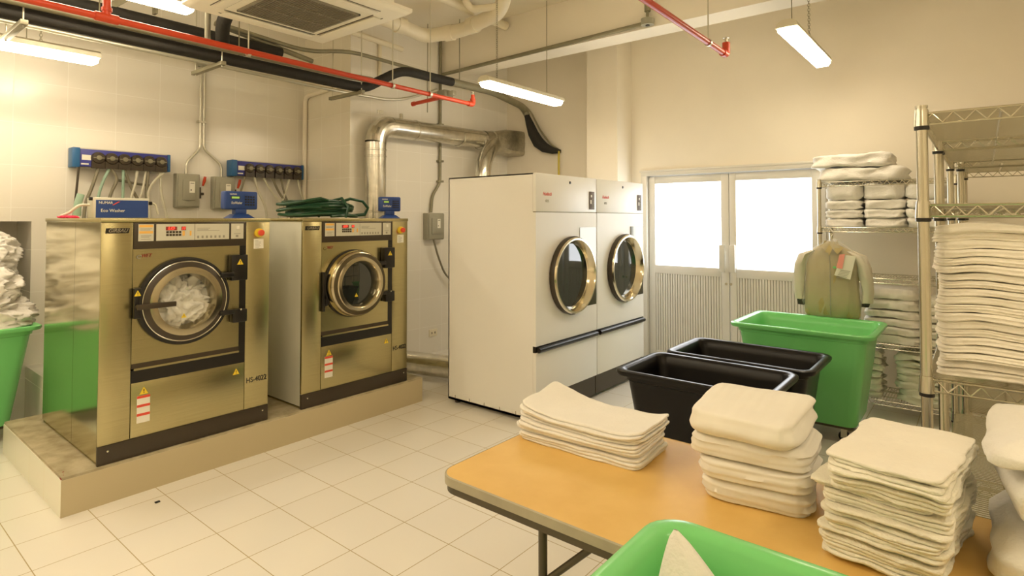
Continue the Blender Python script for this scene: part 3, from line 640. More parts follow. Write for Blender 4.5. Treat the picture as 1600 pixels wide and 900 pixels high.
# ------------------------------------------------------------ washers
def tri(y, z, s, x, parent):
    o = MB().prism([(y - s, z - s * .85), (y + s, z - s * .85), (y, z + s * .95)], x, x + .0015).obj('warning_triangle', 'yellow', parent)
    MB().prism([(y - s * .12, z + s * .35), (y + s * .12, z + s * .35), (y + s * .07, z - s * .25), (y - s * .07, z - s * .25)], x + .0015, x + .0022).box(x + .0015, x + .0022, y - s * .1, y + s * .1, z - s * .6, z - s * .4).obj('warning_mark', 'ink', o)
def washer(y0, label, variant):
    t = thing('washing_machine', label, 'washing machine', (-3.92, y0, .214)); W, H, D = 1.01, 1.41, 1.17
    c = MB().box(-D, -D + .01, .01, W - .01, .0, H - .03).box(-D, -.02, .01, W - .01, 0, .01).box(-D, -.02, W - .012, W - .002, 0.0, H - .03)
    c.obj('cabinet', 'steel', t)
    s = MB().box(-D, -.50, .002, .010, .02, H - .025).box(-.497, -.004, .002, .010, .02, H - .025).obj('side_panel', 'steel_mirror' if variant == 1 else 'greysheet', t)
    if variant == 2: s['label'] = 'grey sheet metal side'
    MB().box(-D - .01, .004, -.004, W + .004, H - .024, H).obj('top_cover', 'steel', t, bevel=.003)
    MB().box(-.02, 0, 0, .160, .11, H - .025).obj('corner_panel', 'steel', t, bevel=.003)
    MB().box(-.02, 0, .842, W, .11, H - .025).obj('corner_panel', 'steel', t, bevel=.003)
    MB().box(-.02, .002, 0, W, 0, .108).obj('kick_plate', 'brownblack', t, bevel=.002)
    for yy in (.05, W - .04): MB().lathe([(.007, .002), (.006, .006), (.0001, .007)], (0, yy, .075), 'x', 10).obj('screw', 'chrome', t)
    cy, cz = .452, .893
    MB().holed(.163, .84, .545, 1.225, cy, cz, .245, -.02, -.004).obj('door_panel', 'steel', t)
    MB().box(-.02, -.002, .164, .84, .11, .432).obj('lower_panel', 'steel', t, bevel=.002)
    b = MB().prism([(.163, .432), (.84, .432), (.84, .505), (.163, .505)], -.02, -.001).obj('front_band', 'black', t)
    MB().box(-.004, .004, .175, .80, .505, .518).obj('band_lip', 'steel', b); MB().box(-.02, -.001, .163, .80, .518, .545).obj('band_slot', 'brownblack', b)
    MB().box(-.02, -.002, .80, .842, .505, 1.225).obj('hinge_channel', 'black', t)
    # control panel
    cp = MB().box(-.02, .003, .163, .838, 1.225, H - .026).obj('control_panel', 'brownblack', t, bevel=.003)
    for (a, b_) in ((.186, .269), (.283, .504), (.507, .723), (.737, .82)):
        MB().box(.003, .005, a, b_, 1.272, 1.374).obj('panel_plate', 'plate', cp)
    d = MB()
    for k in range(5):
        for q in range(2): d.box(.005, .0065, .338 + k * .018, .352 + k * .018, 1.300 + q * .017, 1.313 + q * .017)
    d.obj('keypad', 'brownblack', cp)
    MB().box(.005, .0065, .432, .445, 1.30, 1.33).obj('orange_key', 'orange', cp); MB().box(.005, .0065, .475, .485, 1.30, 1.33).obj('orange_key', 'orange', cp)
    MB().box(.005, .0058, .19, .264, 1.355, 1.37).box(.005, .0058, .19, .264, 1.318, 1.332).obj('orange_print', 'orange', cp)
    MB().box(.005, .006, .335, .40, 1.335, 1.358).box(.005, .006, .425, .452, 1.335, 1.358).obj('display_window', 'darkred', cp)
    text('LO', .022, (.0065, .366, 1.347), 'x', 'led', 'display_digits', cp, shear=.2, sx=1.3); text('11', .022, (.0065, .438, 1.347), 'x', 'led', 'display_digits', cp, shear=.2)
    g = MB()
    for zz, a, b_ in ((1.345, .195, .26), (1.338, .195, .25), (1.303, .2, .255), (1.295, .2, .245), (1.281, .2, .252), (1.345, .52, .60), (1.335, .52, .59), (1.328, .52, .66), (1.305, .755, .80)): g.box(.005, .0056, a, b_, zz, zz + .003)
    for k in range(7): g.box(.005, .0056, .52 + k * .027, .532 + k * .027, 1.282, 1.298)
    g.box(.005, .0058, .768, .785, 1.283, 1.298).obj('fine_print', 'greyink', cp)
    MB().box(.005, .012, .768, .79, 1.335, 1.36).obj('key_switch', 'label_white', cp, bevel=.002)
    bd = MB().prism([(.018, 1.322), (.136, 1.322), (.142, 1.352), (.022, 1.352)], 0, .003).obj('maker_badge', 'black', t)
    text('GIRBAU', .030, (.0035, .08, 1.337), 'x', 'chrome', 'badge_lettering', bd, shear=.35, sx=.92)
    lg = MB().tube(arc((.0005, .195, 1.178), .013, .4, 5.2, (0, 1, 0), (0, 0, .7), 14), .003, 6).obj('logo_swirl', 'greyink' if variant == 1 else 'steel', t)
    text('WET', .030, (.0, .232, 1.184), 'x', 'darkred', 'logo_lettering', t, shear=.35, sx=.85)
    text('HS-4022', .050, (.001, .926, .30), 'x', 'ink', 'model_number', t, sx=.84, depth=.0015)
    es = MB().lathe([(.03, 0), (.03, .012), (.026, .016), (.0001, .016)], (0, .93, 1.31), 'x', 24).obj('stop_base', 'yellow', t)
    MB().lathe([(.012, .016), (.012, .026), (.021, .03), (.021, .042), (.016, .047), (.0001, .048)], (0, .93, 1.31), 'x', 24).obj('stop_button', 'redink', es)
    lb = MB().box(0, .0012, .895, .965, 1.20, 1.268).obj('instruction_label', 'label_white', t)
    l2 = MB(); rr = random.Random(3)
    for k in range(6): l2.box(.0012, .0018, .905, .905 + .02 + rr.random() * .035, 1.208 + k * .009, 1.2105 + k * .009)
    l2.obj('label_print', 'greyink', lb)
    wl_ = MB().box(-.002, -.0005, .196, .266, .19, .35).obj('warning_label', 'label_white', t)
    l2 = MB()
    for k in range(3): l2.box(-.0005, .0002, .196, .266, .335 - k * .052, .35 - k * .052)
    l2.obj('label_stripe', 'redink', wl_)
    tri(.232, .378, .024, -.0015, t); tri(.785, .378, .022, -.0015, t)
    # drum
    MB().lathe([(.245, -.004), (.245, -.10), (.30, -.12), (.31, -.55), (.0001, -.56)], (0, cy, cz), 'x', 40).obj('drum', 'steel_dark', t)
    # door
    if variant == 1:
        dd = MB().lathe([(.272, -.003), (.272, .022), (.262, .032), (.253, .032), (.250, .024), (.250, -.003)], (0, cy, cz), 'x', 56).obj('door_gasket', 'rubber', t)
        MB().lathe([(.250, .0), (.250, .034), (.247, .036), (.243, .034)], (0, cy, cz), 'x', 56).obj('trim_ring', 'chrome', t)
        MB().lathe([(.244, .034), (.236, .040), (.214, .046)], (0, cy, cz), 'x', 56).obj('outer_ring', 'brownblack', t)
        MB().lathe([(.214, .046), (.212, .050), (.180, .056), (.172, .056), (.168, .03), (.160, -.02), (.158, -.04)], (0, cy, cz), 'x', 56).obj('porthole_ring', 'steel_ring', t)
        gl = MB().disc(.172, (.034, cy, cz), 'x', 48, .012).obj('porthole_glass', 'glass', t)
        gx = .05
    else:
        MB().lathe([(.268, -.003), (.268, .012), (.258, .016)], (0, cy, cz), 'x', 56).obj('door_gasket', 'rubber', t)
        MB().lathe([(.262, .0), (.260, .06), (.250, .085), (.243, .09)], (0, cy, cz), 'x', 56).obj('door_barrel', 'steel_ring', t)
        MB().lathe([(.243, .09), (.236, .094), (.215, .10)], (0, cy, cz), 'x', 56).obj('outer_ring', 'steel_dark', t)
        MB().lathe([(.215, .10), (.209, .108), (.185, .112), (.178, .105), (.168, .07), (.160, .04), (.158, .0)], (0, cy, cz), 'x', 56).obj('porthole_ring', 'steel_ring', t)
        gl = MB().disc(.170, (.055, cy, cz), 'x', 48, .010).obj('porthole_glass', 'darkglass', t); gx = .067
    gl['label'] = 'round glass of the door'
    tri(cy - .022, cz - .088, .016, gx, t)
    # hinges and latch
    hb = MB().box(-.002, .05, .722, .832, .995, 1.165).obj('hinge', 'black', t, bevel=.006)
    MB().box(.02, .055, .655, .74, 1.02, 1.055).obj('hinge_arm', 'black', hb, bevel=.006)
    hb2 = MB().box(-.002, .05, .735, .832, .715, .80).obj('hinge', 'black', t, bevel=.006)
    MB().box(.02, .055, .65, .75, .775, .805).obj('hinge_arm', 'black', hb2, bevel=.006)
    MB().lathe([(.008, .05), (.006, .058), (.0001, .06)], (0, .785, .80), 'x', 10).obj('hinge_bolt', 'chrome', hb2)
    tri(.779, 1.118, .021, .05, t)
    if variant == 1:
        la = MB().box(-.002, .03, .163, .20, .815, .995).obj('latch_plate', 'black', t, bevel=.004)
        MB().box(.062, .08, .165, .375, .872, .902).cyl((.03, .18, .887), (.07, .18, .887), .013, 12).obj('latch_handle', 'brownblack', la, bevel=.002)
        tri(.180, .965, .019, .03, t)
    else:
        MB().box(-.002, .022, .163, .182, .70, 1.0).box(.0, .03, .182, .2, .74, .80).obj('latch_plate', 'black', t, bevel=.003)
    return t
washer(1.10, 'front-loading steel washer on the tiled plinth, nearest, with laundry behind its porthole', 1)
washer(2.367, 'front-loading steel washer on the plinth with an empty dark porthole and green hose on top', 2)
tag(crumple('wet_laundry', 'cloth_g', (-4.075, 1.545, 1.085), (.15, .235, .215), 3, .38, 2.4, 6, .05), 'damp white laundry pressed against the porthole of the first washer', 'laundry')

# things standing on the washers
def controller(loc, rz, label, bw):
    t = thing('dosing_controller', label, 'controller', loc, rz)
    MB().frustum((-.07, .07, -.085, .085), (-.035, .035, -.05, .05), 0, .03).box(-.03, .03, -.04, .04, .03, .07).obj('base', 'blue', t, bevel=.004)
    b = MB().box(-.035, .035, -bw, bw, .062, .19).obj('body', 'blue', t, bevel=.012, seg=3)
    MB().box(.035, .037, -bw * .65, -bw * .1, .135, .155).obj('display_window', 'ink', b); MB().box(.037, .038, -bw * .6, -bw * .15, .138, .152).obj('lcd', 'lcd', b)
    k = MB()
    for i in range(4):
        for j in range(4): k.box(.035, .0385, bw * .2 + i * bw * .16, bw * .3 + i * bw * .16, .09 + j * .019, .101 + j * .019)
    k.obj('keypad', 'ink', b)
    text('EcoWasher', .026, (.036, -bw * .3, .108), 'x', 'label_white', 'lettering', b, shear=.2, sx=.62)
    text('NUMAR', .014, (.036, -bw * .5, .168), 'x', 'label_white', 'small_lettering', b)
    return t
controller((-4.1, 1.978, 1.6245), 0, 'blue keypad controller on a stand at the right end of the first washer top', .118)
controller((-4.1, 3.32, 1.6245), math.radians(-24), 'blue keypad controller on the right end of the second washer top', .095)
t = thing('dosing_manifold', 'cream manifold box with a blue printed front on the first washer top', 'manifold box', (-4.97, 1.335, 1.6245))
MB().box(-.12, .06, 0, .345, 0, .150).obj('case', 'plate', t, bevel=.006)
MB().box(.06, .064, .006, .339, .004, .132).obj('front_panel', 'blue', t)
text('NUMAR', .026, (.066, .065, .112), 'x', 'label_white', 'lettering', t, sx=.95)
MB().prism([(.105, .096), (.115, .096), (.155, .122), (.143, .122)], .064, .066).obj('red_flash', 'redink', t)
text('Eco Washer', .032, (.066, .11, .055), 'x', 'label_white', 'large_lettering', t, sx=.95)
MB().cyl((0, .345, .115), (0, .385, .115), .014, 12).cyl((0, -.02, .14), (0, .0, .14), .012, 12).obj('port_fitting', 'black', t)
MB().tube(rounded([(0, .385, .115), (0, .41, .11), (0, .43, .03)], .02), .008, 8).obj('elbow_tube', 'tubeclear', t)
pipe('dosing_tube', [(-4.97, 1.32, 1.72), (-4.97, 1.26, 1.72), (-4.98, 1.2, 1.66), (-5.0, 1.16, 1.64)], .01, 'tubeclear', 'cloudy tube leaving the left side of the manifold box', 'tube')
pipe('dosing_tube', [(-5.1, 1.30, 1.80), (-5.1, 1.28, 1.72), (-5.1, 1.28, 1.64)], .024, 'tubegreen', 'green-grey fitting beside the left end of the manifold box', 'tube')
o = slab(.13, .11, .014, 'rubber_glove', 'magenta', 14, 14, 4, 5, .010, 18); o.location = (-4.92, 1.185, 1.6245); tag(o, 'crumpled pink rubber glove on the left back corner of the first washer', 'glove')
# green hose
hp = []; rr = random.Random(11); NL = 8
for i in range(NL * 26):
    a = 2 * PI * i / 26; k = i / 26
    ry = .36 - .04 * (k % 3) + .02 * math.sin(k * 2.1); rx = .17 - .02 * (k % 2.5)
    zc = .018 + .012 * k
    hump = .05 * max(0, math.cos((math.sin(a)) * 1.3)) * (k / NL)
    hp.append((-4.45 + rx * math.cos(a) + .02 * math.sin(k * 1.7), 2.83 + ry * math.sin(a) + .015 * math.cos(k * 2.9) - .02 * (k / NL), 1.6245 + zc + hump * 1.0 + .006 * math.sin(a * 3 + k)))
hp += [(-4.42, 3.0, 1.76), (-4.40, 3.12, 1.80), (-4.38, 3.24, 1.78), (-4.38, 3.30, 1.72), (-4.4, 3.28, 1.66), (-4.42, 3.15, 1.65)]
tag(MB().tube(hp, .0125, 8).obj('garden_hose', 'hosegreen'), 'coiled dark green garden hose lying on the second washer', 'hose')
tag(MB().tube([(-4.25, 2.97, 1.63), (-4.24, 2.99, 1.72), (-4.35, 3.0, 1.80), (-4.5, 2.99, 1.78), (-4.66, 2.97, 1.64)], .011, 8).obj('garden_hose', 'hosegreen'), 'loose green hose end wrapped across the coil', 'hose')

# ------------------------------------------------------------ dryers
def dryer(y0, label, variant):
    t = thing('tumble_dryer', label, 'tumble dryer', (-2.74, y0, 0)); W, H, D = .925, 1.985, .97
    cy, cz = .508, 1.14
    MB().box(-D, -.03, 0, .006, .03, H).box(-D, -.03, W - .006, W, .03, H).box(-D, -D + .01, 0, W, .03, H).box(-D, -.03, 0, W, H - .01, H).box(-D, -.03, 0, W, .03, .05).obj('cabinet', 'white_enamel', t)
    fp = MB().holed(.0, W, .615, 1.672, cy, cz, .285, -.03, 0).obj('door_panel', 'white_enamel', t)
    MB().box(-.03, 0, 0, W, 1.68, H + .002).obj('top_fascia', 'white_enamel', t, bevel=.004)
    MB().box(-.028, -.004, .003, W - .003, 1.672, 1.68).obj('seam', 'conduit_d', t)
    MB().box(-.03, 0, 0, W, .205, .565).obj('lint_panel', 'white_enamel', t, bevel=.003)
    bar = MB().box(-.03, -.004, 0, W, .565, .615).obj('handle_recess', 'black', t)
    MB().cyl((.012, .02, .585), (.012, W - .02, .585), .022, 14).obj('handle_bar', 'black', bar)
    MB().box(-.06, -.02, .0, W, .03, .205).obj('kick_plate', 'brownblack', t)
    for sy in (.05, W - .05):
        for sx in (-.9, -.1): MB().cyl((sx, sy, 0), (sx, sy, .035), .025, 10).obj('foot', 'black', t)
    MB().box(-.001, .004, .40, W - .012, .85, 1.545).obj('hinge_plate', 'hinge_steel', t)
    # bigger plate needs the hole: rebuilt below as a holed plate
    MB().lathe([(.33, .004), (.334, .03), (.325, .05)], (0, cy, cz), 'x', 56).obj('door_edge', 'brownblack', t)
    MB().lathe([(.325, .05), (.315, .062), (.302, .062), (.294, .05), (.272, .005), (.268, -.012), (.255, -.03)], (0, cy, cz), 'x', 56).obj('door_ring', 'chrome_b', t)
    MB().disc(.269, (-.008, cy, cz), 'x', 48, .0008).obj('door_glass', 'darkglass', t)
    cp = MB().box(0, .006, W - .125, W - .040, 1.705, 1.865).obj('control_plate', 'acgrill', t, bevel=.002)
    MB().box(.006, .008, W - .112, W - .095, 1.755, 1.79).box(.006, .008, W - .105, W - .085, 1.815, 1.835).obj('display', 'label_white', cp)
    k = MB()
    for i in range(3):
        for j in range(5): k.box(.006, .009, W - .086 + i * .013, W - .078 + i * .013, 1.72 + j * .018, 1.731 + j * .018)
    k.obj('buttons', 'greyink', cp)
    text('Huebsch', .042, (.0015, .155, 1.822), 'x', 'redink', 'maker_lettering', t, shear=.3, sx=.82)
    text('025', .030, (.0015, .155, 1.765), 'x', 'greyink', 'size_lettering', t, sx=1.1)
    MB().lathe([(.013, 0), (.012, .004), (.0001, .005)], (0, .49, 1.93), 'x', 14).obj('lock', 'black', t)
    for k_ in range(5): MB().box(-.2 - k_ * .17, -.205 - k_ * .17, -.003, 0.0, .045, .075).obj('base_clip', 'greyink', t)
    # behind the glass
    MB().lathe([(.25, -.06), (.27, -.10), (.36, -.12), (.36, -.6), (.0001, -.6)], (0, cy, cz), 'x', 32).obj('drum', 'steel_dark', t)
    return t
dryer(3.675, 'white tumble dryer, nearer of the two, its plain side towards the washers', 1)
dryer(4.612, 'white tumble dryer, farther of the two, beside the glazed doors', 2)
# hinge plates were laid across the hole: cut them back to the plate right of the ring
for o in bpy.data.objects:
    if o.name.startswith('hinge_plate'):
        me = o.data; W = .925; me.clear_geometry()
        cy, cz = .508, 1.14
        n = 18; pts = []
        a0 = math.asin((1.545 - cz) / .45) if (1.545 - cz) < .45 else PI / 2
        for i in range(n + 1):
            a = 1.15 - i * (1.15 + .95) / n; pts.append((cy + .327 * math.cos(a), cz + .327 * math.sin(a)))
        poly = [(cy + .327 * math.cos(1.15), 1.545), (W - .012, 1.545), (W - .012, .85), (cy + .327 * math.cos(-.95), .85)] + pts[::-1]
        vs = [(.004, y, z) for y, z in poly] + [(0, y, z) for y, z in poly]; K = len(poly)
        me.from_pydata(vs, [], [tuple(range(K))] + [(i, K + i, K + (i + 1) % K, (i + 1) % K) for i in range(K)])
        me.update()

# ------------------------------------------------------------ laundry bins
def rrect(w, d, r, n=6):
    pts = []
    for (cx, cy, a0) in ((w - r, d - r, 0), (-w + r, d - r, PI / 2), (-w + r, -d + r, PI), (w - r, -d + r, 3 * PI / 2)):
        for i in range(n + 1): a = a0 + PI / 2 * i / n; pts.append((cx + r * math.cos(a), cy + r * math.sin(a)))
    return pts
def bin_(name, label, loc, W, D, H, m, rz=0, z0=.12, taper=.08, lip=.045, cr=.07, group=None):
    t = thing(name, label, 'laundry bin', (loc[0], loc[1], 0), rz, group)
    b = MB(); rings = []
    w, d = W / 2, D / 2
    def ring(dw, z, r): rings.append([(x, y, z) for x, y in rrect(w - dw, d - dw, max(.01, r))])
    ring(taper + lip + .05, z0, cr * .6); ring(taper + lip + .01, z0, cr); ring(taper + lip, z0 + .02, cr); ring(lip + .014, H - .07, cr); ring(lip + .004, H - .065, cr); ring(lip, H - .035, cr)
    ring(.006, H - .032, cr + .01); ring(0, H - .02, cr + .012); ring(.002, H - .006, cr + .01); ring(.012, H, cr + .005); ring(lip - .005, H - .002, cr * .9); ring(lip + .008, H - .014, cr * .85)
    ring(lip + .02, H - .07, cr * .8); ring(taper + lip + .006, z0 + .03, cr * .8); ring(taper + lip + .03, z0 + .012, cr * .6)
    K = len(rings[0]); vs = [p for r_ in rings for p in r_]; fs = []
    for i in range(len(rings) - 1):
        for j in range(K): fs.append((i * K + j, i * K + (j + 1) % K, (i + 1) * K + (j + 1) % K, (i + 1) * K + j))
    fs.append(tuple(range(K))[::-1]); fs.append(tuple((len(rings) - 1) * K + j for j in range(K)))
    b._add(vs, fs); b.obj('tub', m, t, ang=50)
    for sx in (-1, 1):
        for sy in (-1, 1):
            cx, cyy = sx * (w - taper - lip - .09), sy * (d - taper - lip - .07)
            c = MB().lathe([(.012, -.013), (.036, -.013), (.038, -.01), (.038, .01), (.036, .013), (.012, .013)], (cx, cyy, .038), 'y', 18, True).obj('caster', 'black', t)
            MB().box(cx - .02, cx + .02, cyy - .02, cyy - .016, .03, z0).box(cx - .02, cx + .02, cyy + .016, cyy + .02, .03, z0).box(cx - .03, cx + .03, cyy - .03, cyy + .03, z0 - .006, z0).obj('caster_fork', 'conduit', c)
    MB().box(-(w - taper - lip - .03), (w - taper - lip - .03), -(d - taper - lip - .03), (d - taper - lip - .03), z0 - .022, z0 - .006).obj('base_board', 'legmetal', t)
    return t
bin_('laundry_bin', 'black plastic laundry bin, empty, nearer of the two black ones, beside the dryers', (-1.30, 3.43), .92, .62, .715, 'blackbin', group='black laundry bins')
bin_('laundry_bin', 'black plastic laundry bin, empty, between the nearer black bin and the green one', (-1.27, 4.13), .95, .62, .705, 'blackbin', group='black laundry bins')
bin_('laundry_bin', 'green plastic laundry bin, empty, standing before the far rack and the doors', (-1.08, 5.03), .99, .78, .81, 'green', taper=.09)
bin_('laundry_bin', 'green plastic laundry bin at the bottom edge holding one white cloth, nearest the camera', (-.17, 1.075), .93, .58, .90, 'green', taper=.08, cr=.075)
bin_('laundry_bin', 'green plastic laundry bin heaped with white laundry at the left edge, under the wall niche', (-5.665, .70), .60, .92, .84, 'green', rz=math.radians(2), taper=.10)
# cloth in the near bin
o = MB(); vs = []; fs = []; NA, NB = 26, 18
for i in range(NA + 1):
    for j in range(NB + 1):
        s = i / NA; a = 2 * PI * j / NB
        rad = .004 + .205 * s ** .8 + .010 * s * fbm((s * 3, math.cos(a) * 2, math.sin(a) * 2 + 5), 2)
        fold = 1 + .12 * math.sin(a * 2 + .6) + .05 * math.sin(a * 5 + s * 3)
        vs.append((-.50 + .18 * s + rad * math.cos(a) * fold, 1.15 - .06 * s + rad * .62 * math.sin(a) * fold, .982 - .44 * s))
for i in range(NA):
    for j in range(NB): fs.append((i * (NB + 1) + j, i * (NB + 1) + j + 1, (i + 1) * (NB + 1) + j + 1, (i + 1) * (NB + 1) + j))
o._add(vs, fs); q = o.obj('crumpled_cloth', 'cloth', ang=80)
tag(q, 'white cloth standing in a peak inside the near green bin', 'cloth')
tag(crumple('crumpled_cloth', 'cloth', (-.2, 1.02, .42), (.26, .15, .20), 8, .3, 2.4, 5, .05), 'rumpled white cloth lying deep in the near green bin', 'cloth')
# laundry heap at left
for i, (c, rd, sd, lb) in enumerate((((-5.62, .72, .90), (.24, .40, .20), 2, 'rumpled white sheet filling the left green bin, lowest of the heap'),
                                     ((-5.66, .76, 1.12), (.24, .30, .17), 5, 'bulky white sheet in the middle of the heap in the left green bin'),
                                     ((-5.88, .82, 1.36), (.22, .27, .17), 9, 'twisted white sheet high in the heap at the niche opening'),
                                     ((-6.20, .84, 1.20), (.22, .28, .34), 12, 'dim white laundry stuffed inside the wall niche'))):
    tag(crumple('laundry_bundle', 'cloth', c, rd, sd, .30, 1.5, 6, .022), lb, 'laundry', 'white laundry heaped at the left')

# ------------------------------------------------------------ folding table
t = thing('folding_table', 'tan laminate folding table with a grey edge band and brown metal legs', 'table', (-1.47, 1.40, 0)); TL, TW, TZ = 1.83, .80, .75
def plan(off=0, r=.07):
    return [(x + TL / 2, y + TW / 2) for x, y in rrect(TL / 2 - off, TW / 2 - off, r)]
def slabpoly(pl, z0, z1):
    n = len(pl); b = MB(); b._add([(x, y, z0) for x, y in pl] + [(x, y, z1) for x, y in pl], [tuple(range(n))[::-1], tuple(range(n, 2 * n))] + [(i, (i + 1) % n, n + (i + 1) % n, n + i) for i in range(n)]); return b
slabpoly(plan(.003), TZ - .028, TZ).obj('tabletop', 'wood', t)
o = MB(); P1 = plan(0); P2 = plan(.004); n = len(P1)
o._add([(x, y, TZ - .03) for x, y in P1] + [(x, y, TZ - .002) for x, y in P1] + [(x, y, TZ + .0012) for x, y in P2] + [(x, y, TZ - .03) for x, y in P2], [(k * n + i, k * n + (i + 1) % n, ((k + 1) % 4) * n + (i + 1) % n, ((k + 1) % 4) * n + i) for k in range(4) for i in range(n)])
o.obj('edge_band', 'edge', t)
o = MB(); P1 = plan(.006); P2 = plan(.03)
n = len(P1); o._add([(x, y, TZ - .055) for x, y in P1] + [(x, y, TZ - .028) for x, y in P1] + [(x, y, TZ - .028) for x, y in P2] + [(x, y, TZ - .055) for x, y in P2], [(k * n + i, k * n + (i + 1) % n, ((k + 1) % 4) * n + (i + 1) % n, ((k + 1) % 4) * n + i) for k in range(4) for i in range(n)])
o.obj('apron_rail', 'legmetal', t)
for xx in (.40, 1.43):
    for yy in (.07, .73): MB().tube([(xx, yy, TZ - .03), (xx, yy, .015)], .014, 10).cyl((xx, yy, 0), (xx, yy, .02), .018, 10).obj('leg', 'legmetal', t)
    MB().tube([(xx, .07, .22), (xx, .73, .22)], .011, 8).obj('cross_bar', 'legmetal', t)
for xx, d in ((.40, 1), (1.43, -1)):
    MB().tube([(xx, .07, .50), (xx + .22 * d, .09, TZ - .04)], .011, 8).obj('brace', 'legmetal', t)
    MB().tube([(xx, .73, .50), (xx + .22 * d, .71, TZ - .04)], .011, 8).obj('brace', 'legmetal', t)

TZ += .001
# stack A: thin towels, low stack at the left
nA = 11; z = TZ; tA = .0098; rr = random.Random(21)
def bendA(amp):
    def f(x, y):
        u = x / .26; return amp * (max(0, -u - .25) ** 2 * .055 * (1 if y > -.2 else 1) + max(0, u - .55) ** 2 * .10 + max(0, y / .14) * max(0, -u) * .028)
    return f
for i in range(nA):
    k = i / (nA - 1); o = slab(.52 + rr.uniform(-.012, .012), .275 + rr.uniform(-.015, .01), tA, 'folded_towel', 'cloth', 34, 18, 4, 30 + i, .0036, 7, bendA(k ** 1.5), 14, nest=(3, i * .16))
    o.location = (-1.195 + rr.uniform(-.008, .008), 1.965 + rr.uniform(-.008, .006), z); o.rotation_euler = (0, 0, math.radians(2 + rr.uniform(-1.5, 1.5)))
    n_ = nA - 1 - i
    tag(o, ('folded white towel, topmost of' if n_ == 0 else 'folded white towel, %s from the top of' % ordinal(n_)) + ' the low stack on the table', 'towel', 'towels in the low stack on the table'); z += tA + .0006
# stack B: four thick folded covers
z = TZ; rr = random.Random(5)
for i, (W_, D_, T_, dx, dy, rz, tl) in enumerate(((.31, .29, .068, 0, 0, 8, 0), (.315, .30, .062, .002, .0, 6, 0), (.345, .30, .066, -.012, .0, 5, 0), (.325, .35, .078, -.022, .005, 2, 5))):
    o = slab(W_, D_, T_, 'folded_duvet_cover', 'cloth_s', 34, 26, 12, 50 + i, .0055, 3.6, (lambda x, y: .014 * math.exp(-((y - .08) / .12) ** 2)) if tl else None, 10, .0045, (2.6, 2.2, 2.8, 1.2)[i], sag=.010, nest=(5 + i * .2, i * .4))
    o.location = (-.57 + dx, 1.96 + dy, z); o.rotation_euler = (math.radians(1.5 if tl else 0), 0, math.radians(rz))
    tag(o, ['thick folded cream duvet cover, lowest of the four on the table', 'thick folded cream duvet cover, second from the bottom of the four on the table', 'thick folded cream duvet cover, third from the bottom of the four on the table', 'thick folded cream striped duvet cover, topmost of the four on the table'][i], 'duvet cover', 'thick folded covers stacked on the table'); z += T_ + .001
# stack C: tall stack of thin towels
z = TZ; nC = 27; tC = .0091; rr = random.Random(9)
for i in range(nC):
    W_ = .262 + rr.uniform(-.014, .012); D_ = .43 + rr.uniform(-.02, .02); ox = rr.uniform(-.008, .008) + .012 * i / nC; oy = rr.uniform(-.012, .01)
    if i in (17, 18): ox -= .035; D_ -= .05
    if i in (2, 3): ox -= .015
    rz = -6 + rr.uniform(-3, 3)
    o = slab(W_, D_, tC, 'folded_towel', 'cloth_t' if i < nC - 1 else 'cloth_b', 26, 30, 4, 80 + i, .0048, 10, None, 16, sag=.001, nest=(9, i * .22))
    o.location = (-.19 + ox, 1.90 + oy, z); o.rotation_euler = (0, 0, math.radians(rz)); n_ = nC - 1 - i
    tag(o, ('folded cream towel, topmost of' if n_ == 0 else 'folded cream towel, %s from the top of' % ordinal(n_)) + ' the tall stack on the table', 'towel', 'towels in the tall stack on the table'); z += tC + .0006
# stack E: rolled and folded duvets at the right edge
def rolled(c, L, R, seed, rz, label, name='rolled_duvet'):
    b = MB(); vs = []; n = 66; m_ = 14
    fs = []
    for k in range(m_ + 1):
        yy = -L / 2 + L * k / m_
        for i in range(n + 1):
            a = i / n * 2 * PI * 3.0; r_ = R * (.22 + .78 * i / n) * (1 + .03 * math.sin(a * 1.3 + seed)) + .006 * fbm((math.cos(a) * 2, math.sin(a) * 2, yy * 8 + seed), 2)
            e = 1 if 0 < k < m_ else .97
            vs.append((r_ * math.cos(a) * e * 1.12, yy + .006 * fbm((a, yy * 3, seed), 2) + (.006 * math.sin(a * 4)), r_ * math.sin(a) * e * .88))
    for k in range(m_):
        for i in range(n): fs.append((k * (n + 1) + i, k * (n + 1) + i + 1, (k + 1) * (n + 1) + i + 1, (k + 1) * (n + 1) + i))
    b._add(vs, fs); o = b.obj(name, 'cloth', ang=80)
    md = o.modifiers.new('thickness', 'SOLIDIFY'); md.thickness = .012
    o.location = c; o.rotation_euler = (0, 0, rz); return tag(o, label, 'duvet', 'rolled white duvets at the right edge')
o = slab(.42, .46, .13, 'folded_duvet', 'cloth', 26, 26, 12, 120, .012, 4, None, 8, .006, 2, sag=.02); o.location = (.215, 1.99, TZ); tag(o, 'thick folded white duvet at the right edge of the table, bottom of its pile', 'duvet')
rolled((.105, 1.985, TZ + .212), .42, .088, 3, math.radians(8), 'rolled white duvet with its spiral end showing, at the right edge of the table')
rolled((.315, 1.985, TZ + .212), .42, .088, 5, math.radians(6), 'second rolled white duvet, farther right at the edge of the table')
o = slab(.42, .44, .06, 'folded_duvet', 'cloth', 26, 26, 8, 123, .012, 5, lambda x, y: -.5 * x * x, 8, .004, 2, sag=.03); o.location = (.215, 2.02, TZ + .296); tag(o, 'folded white duvet draped over the rolled one at the right edge, top of its pile', 'duvet')

